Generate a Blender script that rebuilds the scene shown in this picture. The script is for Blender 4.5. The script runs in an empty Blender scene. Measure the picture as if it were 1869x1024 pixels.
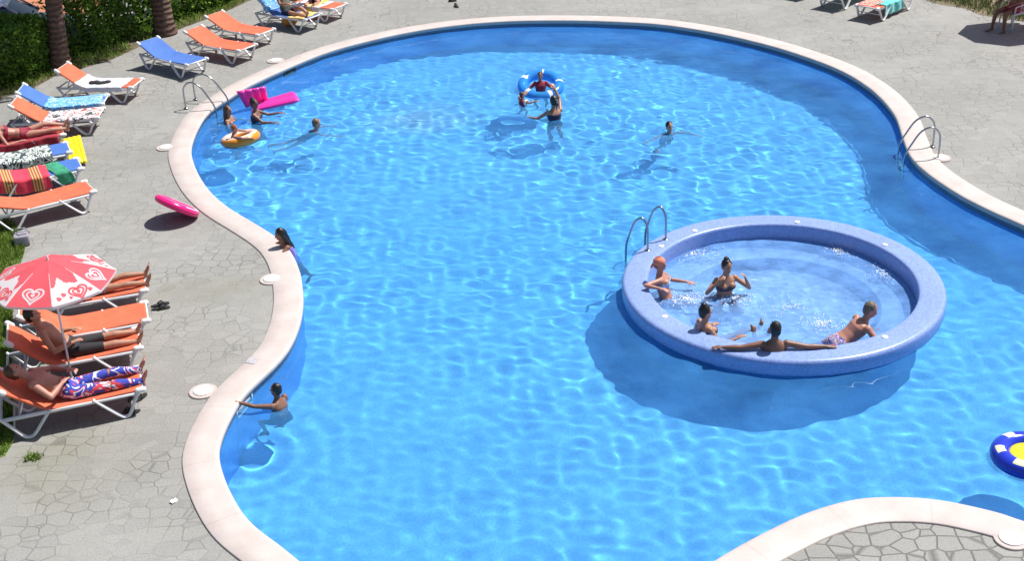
import bpy, bmesh, math, random
import numpy as np
from mathutils import Vector, Matrix, noise, Quaternion

random.seed(7)
rng = np.random.default_rng(7)
sc = bpy.context.scene
COL = sc.collection
rad = math.radians
PI = math.pi

# ------------------------------------------------------------------ camera
CAMH, FPX, PW, PH = 9.5, 2300.0, 1869.0, 1024.0
PITCH, ROLL = rad(27.4), rad(-2.75)
_R = Vector((1, 0, 0)); _U = Vector((0, math.sin(PITCH), math.cos(PITCH))); _F = Vector((0, math.cos(PITCH), -math.sin(PITCH)))
CX = _R * math.cos(ROLL) + _U * math.sin(ROLL)
CY = -_R * math.sin(ROLL) + _U * math.cos(ROLL)


def gp(px, py, z=0.0):
    """measured picture position -> the place at height z"""
    d = CX * (px - PW / 2) - CY * (py - PH / 2) + _F * FPX
    t = (z - CAMH) / d.z
    return Vector((d.x * t, d.y * t, z))


def proj(p):
    v = Vector(p) - Vector((0, 0, CAMH))
    w = v.dot(_F)
    return (v.dot(CX) / w * FPX + PW / 2, -v.dot(CY) / w * FPX + PH / 2)


cam_d = bpy.data.cameras.new('camera'); cam_d.sensor_width = 36; cam_d.lens = FPX / PW * 36; cam_d.clip_end = 2000
cam = bpy.data.objects.new('camera', cam_d); COL.objects.link(cam)
M = Matrix((CX, CY, -_F)).transposed().to_4x4(); M.translation = (0, 0, CAMH)
cam.matrix_world = M
sc.camera = cam

# ------------------------------------------------------------------ light
SUN_EL, SUN_AZ = rad(60), rad(28)
sd = Vector((math.cos(SUN_EL) * math.cos(SUN_AZ), math.cos(SUN_EL) * math.sin(SUN_AZ), math.sin(SUN_EL)))
sl = bpy.data.lights.new('sun', 'SUN'); sl.energy = 4.7; sl.angle = rad(0.53); sl.color = (1.0, 0.975, 0.94)
so = bpy.data.objects.new('sun', sl); COL.objects.link(so); so.rotation_euler = sd.to_track_quat('Z', 'Y').to_euler()
so.location = (0, 0, 30)
sl.cycles.is_caustics_light = True
wd = bpy.data.worlds.new('World'); sc.world = wd; wd.use_nodes = True
_n = wd.node_tree
sk = _n.nodes.new('ShaderNodeTexSky'); sk.sky_type = 'NISHITA'; sk.sun_disc = False
sk.sun_elevation = SUN_EL; sk.sun_rotation = PI / 2 - SUN_AZ; sk.dust_density = 1.5
_n.links.new(sk.outputs[0], _n.nodes['Background'].inputs[0]); _n.nodes['Background'].inputs[1].default_value = 0.068
sc.view_settings.view_transform = 'Standard'; sc.view_settings.look = 'None'
sc.view_settings.exposure = 0.42; sc.view_settings.gamma = 1
sc.render.engine = 'CYCLES'
sc.cycles.use_denoising = True
sc.cycles.max_bounces = 10; sc.cycles.transmission_bounces = 8; sc.cycles.transparent_max_bounces = 12
sc.cycles.caustics_refractive = True; sc.cycles.caustics_reflective = False
sc.cycles.sample_clamp_indirect = 4.0


# ------------------------------------------------------------------ materials
def nmat(name):
    m = bpy.data.materials.new(name); m.use_nodes = True
    nt = m.node_tree
    return m, nt, nt.nodes['Principled BSDF']


def N(nt, t, **kw):
    n = nt.nodes.new(t)
    for k, v in kw.items():
        if k in n.inputs.keys() if hasattr(n.inputs, 'keys') else False:
            n.inputs[k].default_value = v
        else:
            setattr(n, k, v)
    return n


def ramp(nt, src, stops):
    r = nt.nodes.new('ShaderNodeValToRGB')
    e = r.color_ramp.elements
    while len(e) < len(stops): e.new(0.5)
    for i, (p, c) in enumerate(stops):
        e[i].position = p; e[i].color = (*c, 1) if len(c) == 3 else c
    nt.links.new(src, r.inputs[0])
    return r.outputs[0]


def mixc(nt, fac, a, b, mode='MIX'):
    n = nt.nodes.new('ShaderNodeMix'); n.data_type = 'RGBA'; n.blend_type = mode
    for s, v in ((0, fac), (6, a), (7, b)):
        if hasattr(v, 'node'): nt.links.new(v, n.inputs[s])
        else: n.inputs[s].default_value = v if s == 0 else (*v, 1) if len(v) == 3 else v
    return n.outputs[2]


def math_(nt, op, a, b=0.0, c=None):
    n = nt.nodes.new('ShaderNodeMath'); n.operation = op
    for i, v in enumerate((a, b, c)):
        if v is None: continue
        if hasattr(v, 'node'): nt.links.new(v, n.inputs[i])
        else: n.inputs[i].default_value = v
    return n.outputs[0]


def plain(name, col, rough=0.5, var=0.12, scale=14.0, metal=0.0, bump=0.0, sheen=0.0):
    m, nt, b = nmat(name)
    tc = N(nt, 'ShaderNodeTexCoord')
    nz = N(nt, 'ShaderNodeTexNoise'); nz.inputs['Scale'].default_value = scale; nz.inputs['Detail'].default_value = 5
    nt.links.new(tc.outputs['Object'], nz.inputs['Vector'])
    lo = tuple(c * (1 - var) for c in col); hi = tuple(min(1, c * (1 + var)) for c in col)
    nt.links.new(ramp(nt, nz.outputs['Fac'], [(0.3, lo), (0.7, hi)]), b.inputs['Base Color'])
    b.inputs['Roughness'].default_value = rough; b.inputs['Metallic'].default_value = metal
    if sheen: b.inputs['Sheen Weight'].default_value = sheen
    if bump:
        bp = N(nt, 'ShaderNodeBump'); bp.inputs['Strength'].default_value = bump; bp.inputs['Distance'].default_value = 0.01
        nt.links.new(nz.outputs['Fac'], bp.inputs['Height']); nt.links.new(bp.outputs[0], b.inputs['Normal'])
    return m


def pos_mask(nt, geo, c, sx, sy, soft=0.5):
    """soft spot of dirt round a place on the ground"""
    mp = N(nt, 'ShaderNodeMapping'); mp.vector_type = 'POINT'
    mp.inputs['Location'].default_value = (-c[0] / sx, -c[1] / sy, 0); mp.inputs['Scale'].default_value = (1 / sx, 1 / sy, 0)
    nt.links.new(geo, mp.inputs['Vector'])
    ln = N(nt, 'ShaderNodeVectorMath', operation='LENGTH'); nt.links.new(mp.outputs[0], ln.inputs[0])
    mr = N(nt, 'ShaderNodeMapRange'); mr.inputs['From Min'].default_value = 1.0; mr.inputs['From Max'].default_value = soft
    nt.links.new(ln.outputs['Value'], mr.inputs['Value'])
    return mr.outputs[0]


# deck: stamped irregular stones
def deck_material():
    m, nt, b = nmat('deck_stone')
    g = N(nt, 'ShaderNodeNewGeometry').outputs['Position']
    wob = N(nt, 'ShaderNodeTexNoise'); wob.inputs['Scale'].default_value = 1.5; wob.inputs['Detail'].default_value = .5
    nt.links.new(g, wob.inputs['Vector'])
    sub = N(nt, 'ShaderNodeVectorMath', operation='SUBTRACT'); nt.links.new(wob.outputs['Color'], sub.inputs[0]); sub.inputs[1].default_value = (.5, .5, .5)
    scl = N(nt, 'ShaderNodeVectorMath', operation='SCALE'); nt.links.new(sub.outputs[0], scl.inputs[0]); scl.inputs['Scale'].default_value = 0.16
    add = N(nt, 'ShaderNodeVectorMath', operation='ADD'); nt.links.new(g, add.inputs[0]); nt.links.new(scl.outputs[0], add.inputs[1])
    fl = N(nt, 'ShaderNodeVectorMath', operation='MULTIPLY'); nt.links.new(add.outputs[0], fl.inputs[0]); fl.inputs[1].default_value = (0.92, 1.1, 0)
    vo = N(nt, 'ShaderNodeTexVoronoi', feature='DISTANCE_TO_EDGE'); vo.inputs['Scale'].default_value = 4.3; vo.inputs['Randomness'].default_value = 0.58
    nt.links.new(fl.outputs[0], vo.inputs['Vector'])
    vc = N(nt, 'ShaderNodeTexVoronoi', feature='F1'); vc.inputs['Scale'].default_value = 4.3; vc.inputs['Randomness'].default_value = 0.58
    nt.links.new(fl.outputs[0], vc.inputs['Vector'])
    joint = ramp(nt, vo.outputs['Distance'], [(0.0, (1, 1, 1)), (0.065, (0, 0, 0))])
    wear = N(nt, 'ShaderNodeTexNoise'); wear.inputs['Scale'].default_value = 0.9; wear.inputs['Detail'].default_value = 5; wear.inputs['Roughness'].default_value = .62
    nt.links.new(g, wear.inputs['Vector'])
    jm = math_(nt, 'MULTIPLY', joint, ramp(nt, wear.outputs['Fac'], [(0.40, (.06, .06, .06)), (0.66, (.9, .9, .9))]))
    # the stones round the planted spit are cut sharper than the worn main deck
    sp = gp(1640, 1060)
    spit = pos_mask(nt, g, sp, 4.2, 3.4, .75)
    jm2 = math_(nt, 'MAXIMUM', math_(nt, 'MULTIPLY', jm, 0.62), math_(nt, 'MULTIPLY', joint, math_(nt, 'MULTIPLY', spit, .72)))
    fine = N(nt, 'ShaderNodeTexNoise'); fine.inputs['Scale'].default_value = 34; fine.inputs['Detail'].default_value = 7; fine.inputs['Roughness'].default_value = .7
    nt.links.new(g, fine.inputs['Vector'])
    big = N(nt, 'ShaderNodeTexNoise'); big.inputs['Scale'].default_value = 0.33; big.inputs['Detail'].default_value = 4
    nt.links.new(g, big.inputs['Vector'])
    base = ramp(nt, big.outputs['Fac'], [(0.3, (.255, .249, .231)), (0.7, (.318, .311, .293))])
    cell = ramp(nt, vc.outputs['Color'], [(0.0, (.90, .90, .89)), (1.0, (1.06, 1.05, 1.04))])
    c1 = mixc(nt, 1.0, base, cell, 'MULTIPLY')
    c2 = mixc(nt, 1.0, c1, ramp(nt, fine.outputs['Fac'], [(0.3, (.78, .78, .77)), (0.7, (1.16, 1.16, 1.16))]), 'MULTIPLY')
    # olive damp streak beside the skimmer and mossy corner by the lawn
    s1 = math_(nt, 'MULTIPLY', pos_mask(nt, g, gp(390, 528), 1.7, .55, .1), ramp(nt, wear.outputs['Fac'], [(.4, (.2,) * 3), (.65, (.9,) * 3)]))
    s2 = math_(nt, 'MULTIPLY', pos_mask(nt, g, gp(90, 850), 1.6, 1.5, .1), ramp(nt, wear.outputs['Fac'], [(.4, (.1,) * 3), (.65, (.6,) * 3)]))
    c3 = mixc(nt, math_(nt, 'MAXIMUM', s1, s2), c2, (.17, .17, .10))
    c4 = mixc(nt, jm2, c3, (.085, .08, .07))
    nt.links.new(c4, b.inputs['Base Color'])
    b.inputs['Roughness'].default_value = .78
    bp = N(nt, 'ShaderNodeBump'); bp.inputs['Strength'].default_value = .9; bp.inputs['Distance'].default_value = .015
    h = math_(nt, 'SUBTRACT', math_(nt, 'MULTIPLY', fine.outputs['Fac'], .35), jm2)
    nt.links.new(h, bp.inputs['Height']); nt.links.new(bp.outputs[0], b.inputs['Normal'])
    return m


def coping_material():
    m, nt, b = nmat('coping_stone')
    uv = N(nt, 'ShaderNodeUVMap')
    sx = N(nt, 'ShaderNodeSeparateXYZ'); nt.links.new(uv.outputs[0], sx.inputs[0])
    fr = math_(nt, 'FRACT', math_(nt, 'MULTIPLY', sx.outputs[0], 1.0))
    d = math_(nt, 'ABSOLUTE', math_(nt, 'SUBTRACT', fr, .5))
    seam = ramp(nt, d, [(.488, (0, 0, 0)), (.494, (1, 1, 1))])
    g = N(nt, 'ShaderNodeNewGeometry').outputs['Position']
    nz = N(nt, 'ShaderNodeTexNoise'); nz.inputs['Scale'].default_value = 2.6; nz.inputs['Detail'].default_value = 6; nt.links.new(g, nz.inputs['Vector'])
    nf = N(nt, 'ShaderNodeTexNoise'); nf.inputs['Scale'].default_value = 60; nf.inputs['Detail'].default_value = 4; nt.links.new(g, nf.inputs['Vector'])
    base = ramp(nt, nz.outputs['Fac'], [(.3, (.50, .425, .39)), (.7, (.575, .505, .47))])
    c = mixc(nt, 1.0, base, ramp(nt, nf.outputs['Fac'], [(.3, (.93, .93, .93)), (.7, (1.04, 1.04, 1.04))]), 'MULTIPLY')
    c = mixc(nt, math_(nt, 'MULTIPLY', seam, .25), c, (.33, .27, .24))
    nt.links.new(c, b.inputs['Base Color']); b.inputs['Roughness'].default_value = .6
    bp = N(nt, 'ShaderNodeBump'); bp.inputs['Strength'].default_value = .25; bp.inputs['Distance'].default_value = .006
    nt.links.new(nf.outputs['Fac'], bp.inputs['Height']); nt.links.new(bp.outputs[0], b.inputs['Normal'])
    return m


def mosaic(name, col, tile=.028, var=.18, rough=.3, grout=(.5, .55, .65), gk=.25, stains=()):
    m, nt, b = nmat(name)
    g = N(nt, 'ShaderNodeNewGeometry').outputs['Position']
    vo = N(nt, 'ShaderNodeTexVoronoi', feature='F1'); vo.inputs['Scale'].default_value = 1 / tile; vo.inputs['Randomness'].default_value = .25
    nt.links.new(g, vo.inputs['Vector'])
    sp = N(nt, 'ShaderNodeSeparateColor'); nt.links.new(vo.outputs['Color'], sp.inputs[0])
    lo = tuple(c * (1 - var) for c in col); hi = tuple(min(1, c * (1 + var)) for c in col)
    c = ramp(nt, sp.outputs[0], [(0, lo), (1, hi)])
    ed = N(nt, 'ShaderNodeTexVoronoi', feature='DISTANCE_TO_EDGE'); ed.inputs['Scale'].default_value = 1 / tile; ed.inputs['Randomness'].default_value = .25
    nt.links.new(g, ed.inputs['Vector'])
    gm = ramp(nt, ed.outputs['Distance'], [(.0, (gk,) * 3), (.1, (0, 0, 0))])
    c = mixc(nt, gm, c, grout)
    big = N(nt, 'ShaderNodeTexNoise'); big.inputs['Scale'].default_value = .8; big.inputs['Detail'].default_value = 4; nt.links.new(g, big.inputs['Vector'])
    c = mixc(nt, 1.0, c, ramp(nt, big.outputs['Fac'], [(.3, (.93, .94, .95)), (.7, (1.05, 1.04, 1.03))]), 'MULTIPLY')
    for (p, sx, sy, k, sc_) in stains:
        c = mixc(nt, math_(nt, 'MULTIPLY', pos_mask(nt, g, p, sx, sy, .2), math_(nt, 'MULTIPLY', ramp(nt, big.outputs['Fac'], [(.4, (.3,) * 3), (.6, (1,) * 3)]), k)), c, sc_)
    nt.links.new(c, b.inputs['Base Color']); b.inputs['Roughness'].default_value = rough
    return m


def water_material(name, tint, murk, murk_col, rough=0.0):
    """clear refracting water with a little suspended matter that scatters daylight"""
    m = bpy.data.materials.new(name); m.use_nodes = True; nt = m.node_tree; nt.nodes.clear()
    out = N(nt, 'ShaderNodeOutputMaterial')
    gl = N(nt, 'ShaderNodeBsdfGlass'); gl.inputs['IOR'].default_value = 1.33; gl.inputs['Roughness'].default_value = rough
    gl.inputs['Color'].default_value = (*tint, 1)
    df = N(nt, 'ShaderNodeBsdfDiffuse'); df.inputs['Color'].default_value = (*murk_col, 1)
    g = N(nt, 'ShaderNodeNewGeometry').outputs['Position']
    a = N(nt, 'ShaderNodeTexNoise'); a.inputs['Scale'].default_value = .9 if murk < .2 else 2.6; a.inputs['Detail'].default_value = 6; a.inputs['Roughness'].default_value = .65
    nt.links.new(g, a.inputs['Vector'])
    mx = N(nt, 'ShaderNodeMixShader')
    nt.links.new(ramp(nt, a.outputs['Fac'], [(.3, (murk * .6,) * 3), (.7, (murk * 1.45,) * 3)]), mx.inputs[0])
    nt.links.new(gl.outputs[0], mx.inputs[1]); nt.links.new(df.outputs[0], mx.inputs[2]); nt.links.new(mx.outputs[0], out.inputs[0])
    return m


def cloth(name, col, var=.08, trans=.0, weave=180.0, rough=.75):
    m, nt, b = nmat(name)
    tc = N(nt, 'ShaderNodeTexCoord')
    nz = N(nt, 'ShaderNodeTexNoise'); nz.inputs['Scale'].default_value = 5; nz.inputs['Detail'].default_value = 5
    nt.links.new(tc.outputs['Object'], nz.inputs['Vector'])
    wv = N(nt, 'ShaderNodeTexNoise'); wv.inputs['Scale'].default_value = weave; nt.links.new(tc.outputs['Object'], wv.inputs['Vector'])
    lo = tuple(c * (1 - var) for c in col); hi = tuple(min(1, c * (1 + var)) for c in col)
    c = ramp(nt, nz.outputs['Fac'], [(.3, lo), (.7, hi)])
    c = mixc(nt, 1.0, c, ramp(nt, wv.outputs['Fac'], [(.35, (.9,) * 3), (.65, (1.06,) * 3)]), 'MULTIPLY')
    nt.links.new(c, b.inputs['Base Color']); b.inputs['Roughness'].default_value = rough
    b.inputs['Sheen Weight'].default_value = .15
    if trans:
        tr = N(nt, 'ShaderNodeBsdfTranslucent'); nt.links.new(c, tr.inputs['Color'])
        mx = N(nt, 'ShaderNodeMixShader'); mx.inputs[0].default_value = trans
        nt.links.new(b.outputs[0], mx.inputs[1]); nt.links.new(tr.outputs[0], mx.inputs[2])
        nt.links.new(mx.outputs[0], nt.nodes['Material Output'].inputs[0])
    return m


def patterned(name, cols, kind='spots', scale=9.0, thr=.5):
    """towel and trunks prints: cols[0] ground, the rest print colours"""
    m, nt, b = nmat(name)
    tc = N(nt, 'ShaderNodeTexCoord').outputs['Object']
    c = None
    if kind == 'spots':
        ns = N(nt, 'ShaderNodeTexNoise'); ns.inputs['Scale'].default_value = scale; ns.inputs['Detail'].default_value = 2; ns.inputs['Distortion'].default_value = 1.2
        nt.links.new(tc, ns.inputs['Vector'])
        r = nt.nodes.new('ShaderNodeValToRGB'); r.color_ramp.interpolation = 'CONSTANT'
        nt.links.new(ns.outputs['Fac'], r.inputs[0])
        e = r.color_ramp.elements
        n = len(cols)
        while len(e) < 2 * n: e.new(.5)
        for i in range(2 * n):
            e[i].position = .26 + .5 * i / (2 * n) if i else 0
            e[i].color = (*cols[i % n], 1)
        c = r.outputs[0]
    elif kind in ('stripes', 'bands'):
        sx = N(nt, 'ShaderNodeSeparateXYZ'); nt.links.new(tc, sx.inputs[0])
        fr = math_(nt, 'FRACT', math_(nt, 'MULTIPLY', sx.outputs[0 if kind == 'bands' else 1], scale))
        r = nt.nodes.new('ShaderNodeValToRGB'); r.color_ramp.interpolation = 'CONSTANT'
        nt.links.new(fr, r.inputs[0]); e = r.color_ramp.elements
        while len(e) < len(cols): e.new(.5)
        for i, cc in enumerate(cols):
            e[i].position = i / len(cols); e[i].color = (*cc, 1)
        c = r.outputs[0]
    nt.links.new(c, b.inputs['Base Color']); b.inputs['Roughness'].default_value = .85; b.inputs['Sheen Weight'].default_value = .2
    return m


MAT = {}
MAT['deck'] = deck_material()
MAT['coping'] = coping_material()
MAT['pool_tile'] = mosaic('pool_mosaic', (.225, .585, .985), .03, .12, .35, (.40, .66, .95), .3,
                          stains=[(gp(770, 245, -1.2), 1.7, 1.3, .6, (.56, .56, .52)), (gp(560, 330, -1.2), 1.2, .7, .12, (.52, .58, .60))])
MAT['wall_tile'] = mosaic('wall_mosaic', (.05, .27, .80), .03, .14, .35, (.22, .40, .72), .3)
MAT['shade_band_tile'] = mosaic('shade_band_mosaic', (.075, .14, .24), .03, .2, .35, (.16, .22, .28), .4)  # shade on the wall above the water, painted in as a darker mosaic
MAT['island_tile'] = mosaic('island_mosaic', (.235, .325, .63), .026, .15, .32, (.34, .43, .62), .3)
MAT['jacuzzi_tile'] = mosaic('whirlpool_mosaic', (.44, .64, .92), .028, .14, .35, (.5, .62, .8), .3)
MAT['water'] = water_material('pool_water', (.70, .925, 1.0), .19, (.11, .45, 1.0))
MAT['foam_water'] = water_material('whirlpool_water', (.84, .95, 1.0), .38, (.22, .46, .95), .03)
MAT['white_plastic'] = plain('white_plastic', (.74, .74, .75), .42, .07, 9)
MAT['grey_plastic'] = plain('grey_plastic', (.42, .42, .44), .5, .1, 9)
MAT['white_lid'] = plain('white_lid', (.78, .76, .75), .45, .05, 20)
MAT['steel'] = plain('steel', (.38, .39, .41), .27, .06, 12, metal=1.0)
MAT['orange_sling'] = cloth('orange_sling', (.74, .155, .065), .13, .12)
MAT['blue_sling'] = cloth('blue_sling', (.065, .18, .56), .10, .12)
MAT['green_sling'] = cloth('pale_green_sling', (.30, .46, .38), .08, .12)
MAT['black'] = plain('black_rubber', (.02, .02, .022), .6, .2)
MAT['umb_red'] = cloth('parasol_red', (.86, .115, .145), .05, .35)
MAT['umb_white'] = cloth('parasol_white', (.82, .78, .79), .03, .35)
MAT['pink'] = plain('pink_vinyl', (.86, .045, .36), .22, .06, 6)
MAT['pink_disc'] = plain('hot_pink_vinyl', (.82, .02, .20), .22, .06, 6)
MAT['pale_pink'] = plain('pale_pink_vinyl', (.84, .50, .60), .25, .08, 6)
MAT['orange_vinyl'] = plain('orange_vinyl', (.88, .29, .02), .22, .08, 6)
MAT['cream_vinyl'] = plain('cream_vinyl', (.84, .62, .50), .25, .06, 6)
MAT['blue_vinyl'] = plain('blue_vinyl', (.02, .045, .50), .18, .08, 6)
MAT['yellow_vinyl'] = plain('yellow_vinyl', (.80, .62, .02), .25, .08, 6)
MAT['pale_patch'] = plain('pale_yellow_print', (.72, .70, .48), .25, .08, 20)
MAT['skim_white'] = plain('skimmer_white', (.72, .74, .76), .35, .05)
MAT['skim_dark'] = plain('skimmer_dark', (.03, .05, .06), .5, .2)
MAT['leaf'] = None


def vinyl_clear(name, col):
    m, nt, b = nmat(name)
    b.inputs['Base Color'].default_value = (*col, 1); b.inputs['Roughness'].default_value = .12
    tr = N(nt, 'ShaderNodeBsdfTransparent'); tr.inputs['Color'].default_value = (*[min(1, c * 1.3 + .25) for c in col], 1)
    mx = N(nt, 'ShaderNodeMixShader'); mx.inputs[0].default_value = .38
    nt.links.new(b.outputs[0], mx.inputs[1]); nt.links.new(tr.outputs[0], mx.inputs[2])
    nt.links.new(mx.outputs[0], nt.nodes['Material Output'].inputs[0])
    return m


MAT['clear_blue'] = vinyl_clear('clear_blue_vinyl', (.05, .34, .82))
MAT['clear_white'] = plain('white_vinyl', (.80, .84, .88), .2, .05)


# ------------------------------------------------------------------ object helpers
def link_mesh(name, verts, faces, m, parent=None, smooth=True, mats=None, fmat=None):
    me = bpy.data.meshes.new(name)
    me.from_pydata([tuple(v) for v in verts], [], faces)
    for mm in (mats or [m]): me.materials.append(mm)
    if fmat is not None: me.polygons.foreach_set('material_index', fmat)
    if smooth: me.polygons.foreach_set('use_smooth', [True] * len(me.polygons))
    me.update()
    o = bpy.data.objects.new(name, me); COL.objects.link(o)
    if parent is not None: o.parent = parent
    return o


def tag(o, label, cat, group=None):
    o['label'] = label; o['category'] = cat
    if group: o['group'] = group
    return o


def struct(o, kind='structure'):
    o['kind'] = kind
    return o


def thing(name, label, cat, loc=(0, 0, 0), rz=0.0, group=None):
    o = bpy.data.objects.new(name, None); COL.objects.link(o)
    o.empty_display_size = .2
    o.location = loc; o.rotation_euler = (0, 0, rz)
    return tag(o, label, cat, group)


def dup(root, loc, rz, label, group=None):
    r = root.copy(); COL.objects.link(r); r.location = loc; r.rotation_euler = (0, 0, rz); r['label'] = label
    if group: r['group'] = group
    for ch in list(root.children):
        c = ch.copy(); COL.objects.link(c); c.parent = r
        for gch in list(ch.children):
            d = gch.copy(); COL.objects.link(d); d.parent = c
    return r


class MB:
    """collects closed pieces, then links them as one mesh"""
    def __init__(s): s.v = []; s.f = []

    def add(s, v, f):
        b = len(s.v); s.v += [Vector(x) for x in v]; s.f += [tuple(i + b for i in t) for t in f]
        return s

    def loft(s, rings, closed=False):
        n = len(rings[0]); v = [p for r in rings for p in r]; f = []
        m = len(rings)
        for i in range(m if closed else m - 1):
            for j in range(n):
                a, b_ = i * n, ((i + 1) % m) * n
                f.append((a + j, a + (j + 1) % n, b_ + (j + 1) % n, b_ + j))
        if not closed:
            f.append(tuple(range(n - 1, -1, -1))); f.append(tuple((m - 1) * n + j for j in range(n)))
        return s.add(v, f)

    def tube(s, pts, r, seg=8, closed=False, flat=1.0, up=None):
        pts = [Vector(p) for p in pts]; rs = r if isinstance(r, (list, tuple)) else [r] * len(pts)
        rings = []; n = len(pts); prev = None
        for i, p in enumerate(pts):
            if closed: d = pts[(i + 1) % n] - pts[i - 1]
            else: d = pts[min(i + 1, n - 1)] - pts[max(i - 1, 0)]
            d.normalize()
            if prev is None:
                ref = Vector(up) if up else (Vector((0, 0, 1)) if abs(d.z) < .9 else Vector((1, 0, 0)))
                a = d.cross(ref).normalized()
            else:
                a = (prev - d * prev.dot(d)).normalized()
            prev = a; b = d.cross(a)
            rings.append([p + (a * math.cos(t) + b * math.sin(t) * flat) * rs[i] for t in [2 * PI * k / seg for k in range(seg)]])
        return s.loft(rings, closed)

    def capsule(s, p0, p1, r0, r1, seg=12):
        p0, p1 = Vector(p0), Vector(p1); d = p1 - p0; L = d.length
        if L < 1e-6: d = Vector((0, 0, 1))
        d.normalize()
        pts = []; rs = []
        for k in range(1, 5):
            t = k / 4 * PI / 2; pts.append(p0 - d * r0 * math.cos(t)); rs.append(r0 * math.sin(t))
        for k in range(0, 4):
            t = k / 4 * PI / 2; pts.append(p1 + d * r1 * math.sin(t)); rs.append(r1 * math.cos(t))
        ref = Vector((0, 0, 1)) if abs(d.z) < .9 else Vector((1, 0, 0))
        a = d.cross(ref).normalized(); b = d.cross(a)
        return s.loft([[p + (a * math.cos(t) + b * math.sin(t)) * r for t in [2 * PI * k / seg for k in range(seg)]] for p, r in zip(pts, rs)])

    def ellipsoid(s, c, ax, seg=14, rg=9):
        """ax: three axis vectors"""
        c = Vector(c); rings = []
        for i in range(1, rg):
            t = PI * i / rg
            rings.append([c + ax[2] * -math.cos(t) + (ax[0] * math.cos(q) + ax[1] * math.sin(q)) * math.sin(t) for q in [2 * PI * k / seg for k in range(seg)]])
        return s.loft(rings)

    def box(s, c, sx, sy, sz, rz=0, bev=0.0, ax=None):
        c = Vector(c)
        R = Matrix.Rotation(rz, 3, 'Z') if ax is None else ax
        bm = bmesh.new(); bmesh.ops.create_cube(bm, size=1)
        for v in bm.verts: v.co = Vector((v.co.x * sx, v.co.y * sy, v.co.z * sz))
        if bev: bmesh.ops.bevel(bm, geom=list(bm.edges), offset=bev, segments=2, affect='EDGES', profile=.6)
        bm.verts.index_update()
        vs = [R @ v.co + c for v in bm.verts]; fs = [tuple(v.index for v in f.verts) for f in bm.faces]; bm.free()
        return s.add(vs, fs)

    def build(s, name, m, parent=None, smooth=True):
        return link_mesh(name, s.v, s.f, m, parent, smooth)


def autosmooth(o, ang=40):
    me = o.data
    bm = bmesh.new(); bm.from_mesh(me)
    for e in bm.edges:
        if len(e.link_faces) == 2 and e.calc_face_angle(0) > rad(ang): e.smooth = False
    bm.to_mesh(me); bm.free()
    return o


def catmull(pts, per=8, closed=True):
    out = []; n = len(pts)
    for i in range(n if closed else n - 1):
        p0, p1, p2, p3 = [pts[(i + k) % n] if closed else pts[min(max(i + k, 0), n - 1)] for k in (-1, 0, 1, 2)]
        for j in range(per):
            t = j / per
            out.append(.5 * ((2 * p1) + (p2 - p0) * t + (2 * p0 - 5 * p1 + 4 * p2 - p3) * t * t + (3 * p1 - p0 - 3 * p2 + p3) * t ** 3))
    if not closed: out.append(pts[-1])
    return out


def resample(pts, step):
    pts = [p.copy() for p in pts] + [pts[0].copy()]
    L = [0]
    for a, b in zip(pts, pts[1:]): L.append(L[-1] + (b - a).length)
    n = int(L[-1] / step); out = []; k = 0
    for i in range(n):
        t = L[-1] * i / n
        while L[k + 1] < t: k += 1
        u = (t - L[k]) / max(1e-9, L[k + 1] - L[k]); out.append(pts[k].lerp(pts[k + 1], u))
    return out


# ------------------------------------------------------------------ pool shell
ZW, ZF, ZC = -0.155, -1.40, 0.025     # water, pool floor, coping top
EDGE = [(539, 1024), (509, 999.7), (449.4, 951.8), (413.5, 894.8), (395, 838), (400, 799), (421, 752.5), (446.7, 714.8), (499.8, 663.4),
        (526, 630), (543, 590), (549, 550), (547, 518), (543, 495), (532, 467.5), (515.7, 445.6), (493.8, 427.9), (461, 407.3), (420, 382.7), (392, 361),
        (369.5, 335.3), (352, 302), (346, 268.7), (361, 228), (382.4, 200), (418, 175.8), (449.4, 156.3), (511.9, 127), (594, 93.8),
        (680, 70.5), (763.5, 53.5), (847, 42.5), (930, 36.6), (1014, 35.3), (1097, 36.7), (1200, 42.2), (1300, 57), (1400, 79.8), (1475, 103), (1535.5, 126.7),
        (1580.7, 153), (1613.3, 180.7), (1638, 213), (1651, 250), (1665.6, 284.7), (1695.7, 314.8), (1750, 351.7), (1805, 380.4),
        (1869, 409), (1950, 447), (2060, 510), (2160, 600), (2210, 720), (2190, 840), (2110, 930), (2010, 960), (1930, 966),
        (1869, 953.8), (1815.8, 936.5), (1721, 916), (1642, 909.7), (1563.6, 914), (1481.7, 936.5), (1399.8, 974), (1314.7, 1021.6),
        (1230, 1080), (1120, 1150), (960, 1190), (780, 1170), (640, 1105)]
edge = resample(catmull([gp(x, y, ZC) for x, y in EDGE], 8), .12)
NE = len(edge)
nrm = []
for i in range(NE):
    d = (edge[(i + 1) % NE] - edge[i - 1]).normalized(); nrm.append(Vector((-d.y, d.x, 0)))
area = sum(edge[i].x * edge[(i + 1) % NE].y - edge[(i + 1) % NE].x * edge[i].y for i in range(NE))
if area > 0: nrm = [-n for n in nrm]
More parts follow.
